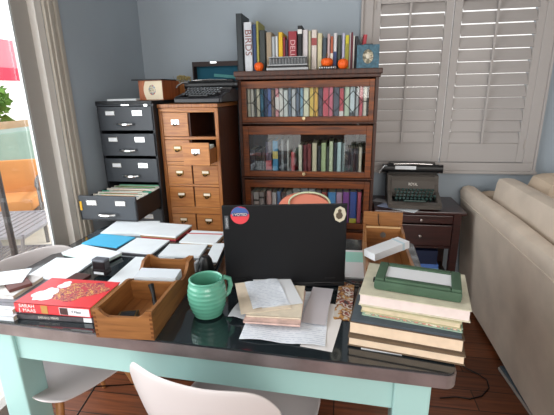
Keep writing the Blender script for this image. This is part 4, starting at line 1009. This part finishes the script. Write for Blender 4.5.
wc = thing('card_packet', 'white boxed card packet lying diagonally across the open wooden box', 'box', ((PZ(387, 250, .86)).x, PZ(387, 250, .86).y, .852), math.radians(38), ry=math.radians(-5))
B('carton', CARD, wc, (0, 0, .014), (.16, .055, .026), bev=.001)
B('end_band', mat('pale_blue_band', '#b9cfd8', .6), wc, (.052, 0, .014), (.010, .0558, .0268))

# ---- stack of old books on the right
PE = mat('cream_page_edges', '#dfc8ae', .9, var=.06, vscale=40); PE2 = mat('pinkish_page_edges', '#dccec9', .9, var=.05, vscale=40); PE3 = mat('aged_page_edges', '#cdbfa2', .9, var=.12, vscale=50)
GS = 'old books piled at the right corner of the table'
def oldbook(p, z, th, covhex, pagem, lab, board=.0025):
    ce, wd, dd, rz_ = rect(*p, z+th)
    o = thing('book', lab, 'book', (ce.x, ce.y, z), rz_, GS)
    cm = mat('cover_'+covhex.strip('#'), covhex, .6, var=.12, vscale=30)
    MB().box((0, dd/2-board/2, th/2), (wd, board, th)).box((0, 0, board/2), (wd, dd, board)).box((0, 0, th-board/2), (wd, dd, board)).build('cover', cm, o)
    MB().box((0, 0, th/2), (wd-.006, dd-.006, th-2*board-.0003)).build('pages', pagem, o)
    return o, wd, dd
z = Z0+.0030
BKS = [(((348, 336.5), (466, 357), (353, 300)), .026, '#6b5a48', PE, 'tan-paged book at the bottom of the right-hand stack'),
       (((349, 321), (465, 340.5), (353, 286)), .037, '#5d4c3c', PE, 'thick cream-paged book second from bottom of right stack'),
       (((351, 319), (462, 337), (354, 287)), .006, '#4a545c', mat('pages_d8cdb8', '#d8cdb8', .9), 'thin slate blue book between cream-paged books'),
       (((362, 311), (463, 329), (368, 277)), .012, '#9fb8a4', print_mat('floral_edge', ['#c9c4a8', '#7a9a8a', '#c98a7a', '#e0dcc8'], 60), 'thin book with mint floral cover in the right stack'),
       (((361, 305.5), (462, 323.5), (367, 272)), .018, '#b5b08e', PE3, 'book with aged yellowish pages beneath the topmost large book'),
       (((359, 293.5), (472, 311), (366, 262)), .033, '#c9c4ae', PE2, 'large pale green book on top of the right stack')]
ob = []
for p_, th_, cv, pm, lab in BKS:
    r = oldbook(p_, z, th_, cv, pm, lab); ob.append(r); z += th_+.0006
# green frame folio
ce, wd, dd, rz_ = rect((374, 279), (463, 293), (378, 262), z+.030)
gf = thing('green_folio', 'dark green cloth case with white card window on the book stack', 'case', (ce.x, ce.y, z), rz_)
GRN = mat('dark_green_cloth', '#3f5844', .7, var=.12, vscale=30)
dd = max(dd, .115)
B('case', GRN, gf, (0, 0, .014), (wd, dd, .028), bev=.008, smooth=True)
m = MB()
for sx in (-1, 1): m.box((sx*(wd/2-.014), 0, .031), (.024, dd-.006, .008), bev=.003)
for sy in (-1, 1): m.box((0, sy*(dd/2-.012), .031), (wd-.054, .018, .008), bev=.003)
m.build('raised_border', GRN, gf, True)
B('card_window', CARD, gf, (0, 0, .0292), (wd-.052, dd-.036, .0022))
B('clasp', BLACK, gf, (-wd/2-.002, -.03, .016), (.006, .012, .010))

# ================================================================== CHAIRS
def shell_chair(label, loc, rz, seat_w=.45):
    c = thing('shell_chair', label, 'chair', loc, rz, None)
    # local: sits facing -y->front ; back at +y
    nu, nv = 20, 26
    mb = MB(); V = []
    for j in range(nv+1):
        t = j/nv; row = []
        for i in range(nu+1):
            a = -1+2*i/nu; ab = abs(a)
            if t < .5:
                s = t/.5; yc = -.235+.40*s
                z = .425-.028*math.sin(PI*min(1, s*1.05))-(.018*(1-s/.15) if s < .15 else 0)+.075*ab**2.6*(.25+.75*s)
                hw = .215+.012*math.sin(PI*s); hw *= 1-.22*max(0, 1-s/.18)**2
                row.append(mb.bm.verts.new((hw*a*(1-.10*max(0, ab-.8)), yc, z)))
            else:
                s = (t-.5)/.5; yc = .165+.075*math.sin(s*PI/2)+.02*s
                z0_ = .405+.075*ab**2.6*(1-s)
                z = z0_+(.79-.405)*s**1.1*(1-.20*ab**7*s**2)
                y = yc-(.070+.005*s)*ab**2.4
                hw = .220-.012*s
                row.append(mb.bm.verts.new((hw*a, y, z)))
        V.append(row)
    for j in range(nv):
        for i in range(nu): mb.bm.faces.new((V[j][i], V[j][i+1], V[j+1][i+1], V[j+1][i]))
    o = mb.build('shell', WHITEP, c, True)
    md = o.modifiers.new('thick', 'SOLIDIFY'); md.thickness = .008; md.offset = 0
    subsurf(o, 1)
    wd_ = wood('dowel_wood', '#9a6236', '#c08a54', 'Z', 6)
    for sx in (-1, 1):
        for sy in (-1, 1):
            MB().cyl((sx*.115, sy*.10, .40), (sx*.215, sy*.21, .002), .016, .010, 12).build('leg', wd_, c, True)
    m = MB()
    for sx in (-1, 1):
        m.cyl((sx*.115, -.10, .395), (sx*.115, .10, .395), .005, n=8); m.cyl((-.115, sx*.10, .395), (.115, sx*.10, .395), .005, n=8)
        m.cyl((sx*.12, -.105, .385), (sx*.17, .16, .22), .003, n=6); m.cyl((sx*.12, .105, .385), (sx*.17, -.16, .22), .003, n=6)
        m.cyl((-.12, sx*.105, .385), (.165, sx*.155, .22), .003, n=6); m.cyl((.12, sx*.105, .385), (-.165, sx*.155, .22), .003, n=6)
    m.build('wire_brace', BLACK, c)
    return c
# local front is -y, so rz = pi makes it face +y
c1 = shell_chair('white moulded shell chair seen from behind in the foreground', (-.285, .925, 0), math.radians(180-11))
c2 = shell_chair('white moulded shell chair with wooden legs at the table\'s left end', (-1.03, 1.18, 0), math.radians(66))
# chair behind the laptop
ch = thing('padded_chair', 'coral padded chair with pale green rim behind the laptop', 'chair', (-.198, 1.98, 0), 0)
CORAL = mat('coral_fabric', '#e08a72', .8); RIM = mat('pale_green_rim', '#c9d2ae', .5)
m = MB(); m.box((0, 0, .45), (.40, .38, .06), bev=.02); m.build('seat', CORAL, ch, True)
poly = [(-.15, .62)]+[(.15*math.cos(PI-PI*k/12)-.0, .760+.085*math.sin(PI*k/12)) for k in range(13)]+[(.15, .62)]
o = MB().prism(poly, .15, .19, 'Y').build('backrest', CORAL, ch, True)
MB().tube([(-.08, .14, .74)]+[(.03+.115*math.cos(PI-PI*k/12), .14, .795+.062*math.sin(PI*k/12)) for k in range(13)]+[(.148, .14, .66)], .0055).build('rim', RIM, ch, True)
for sx in (-1, 1):
    MB().cyl((sx*.12, .18, .46), (sx*.12, .18, .66), .010).build('back_post', CHROME, ch, True)
    for sy in (-1, 1): MB().cyl((sx*.16, sy*.15, .44), (sx*.19, sy*.18, .002), .012).build('leg', CHROME, ch, True)
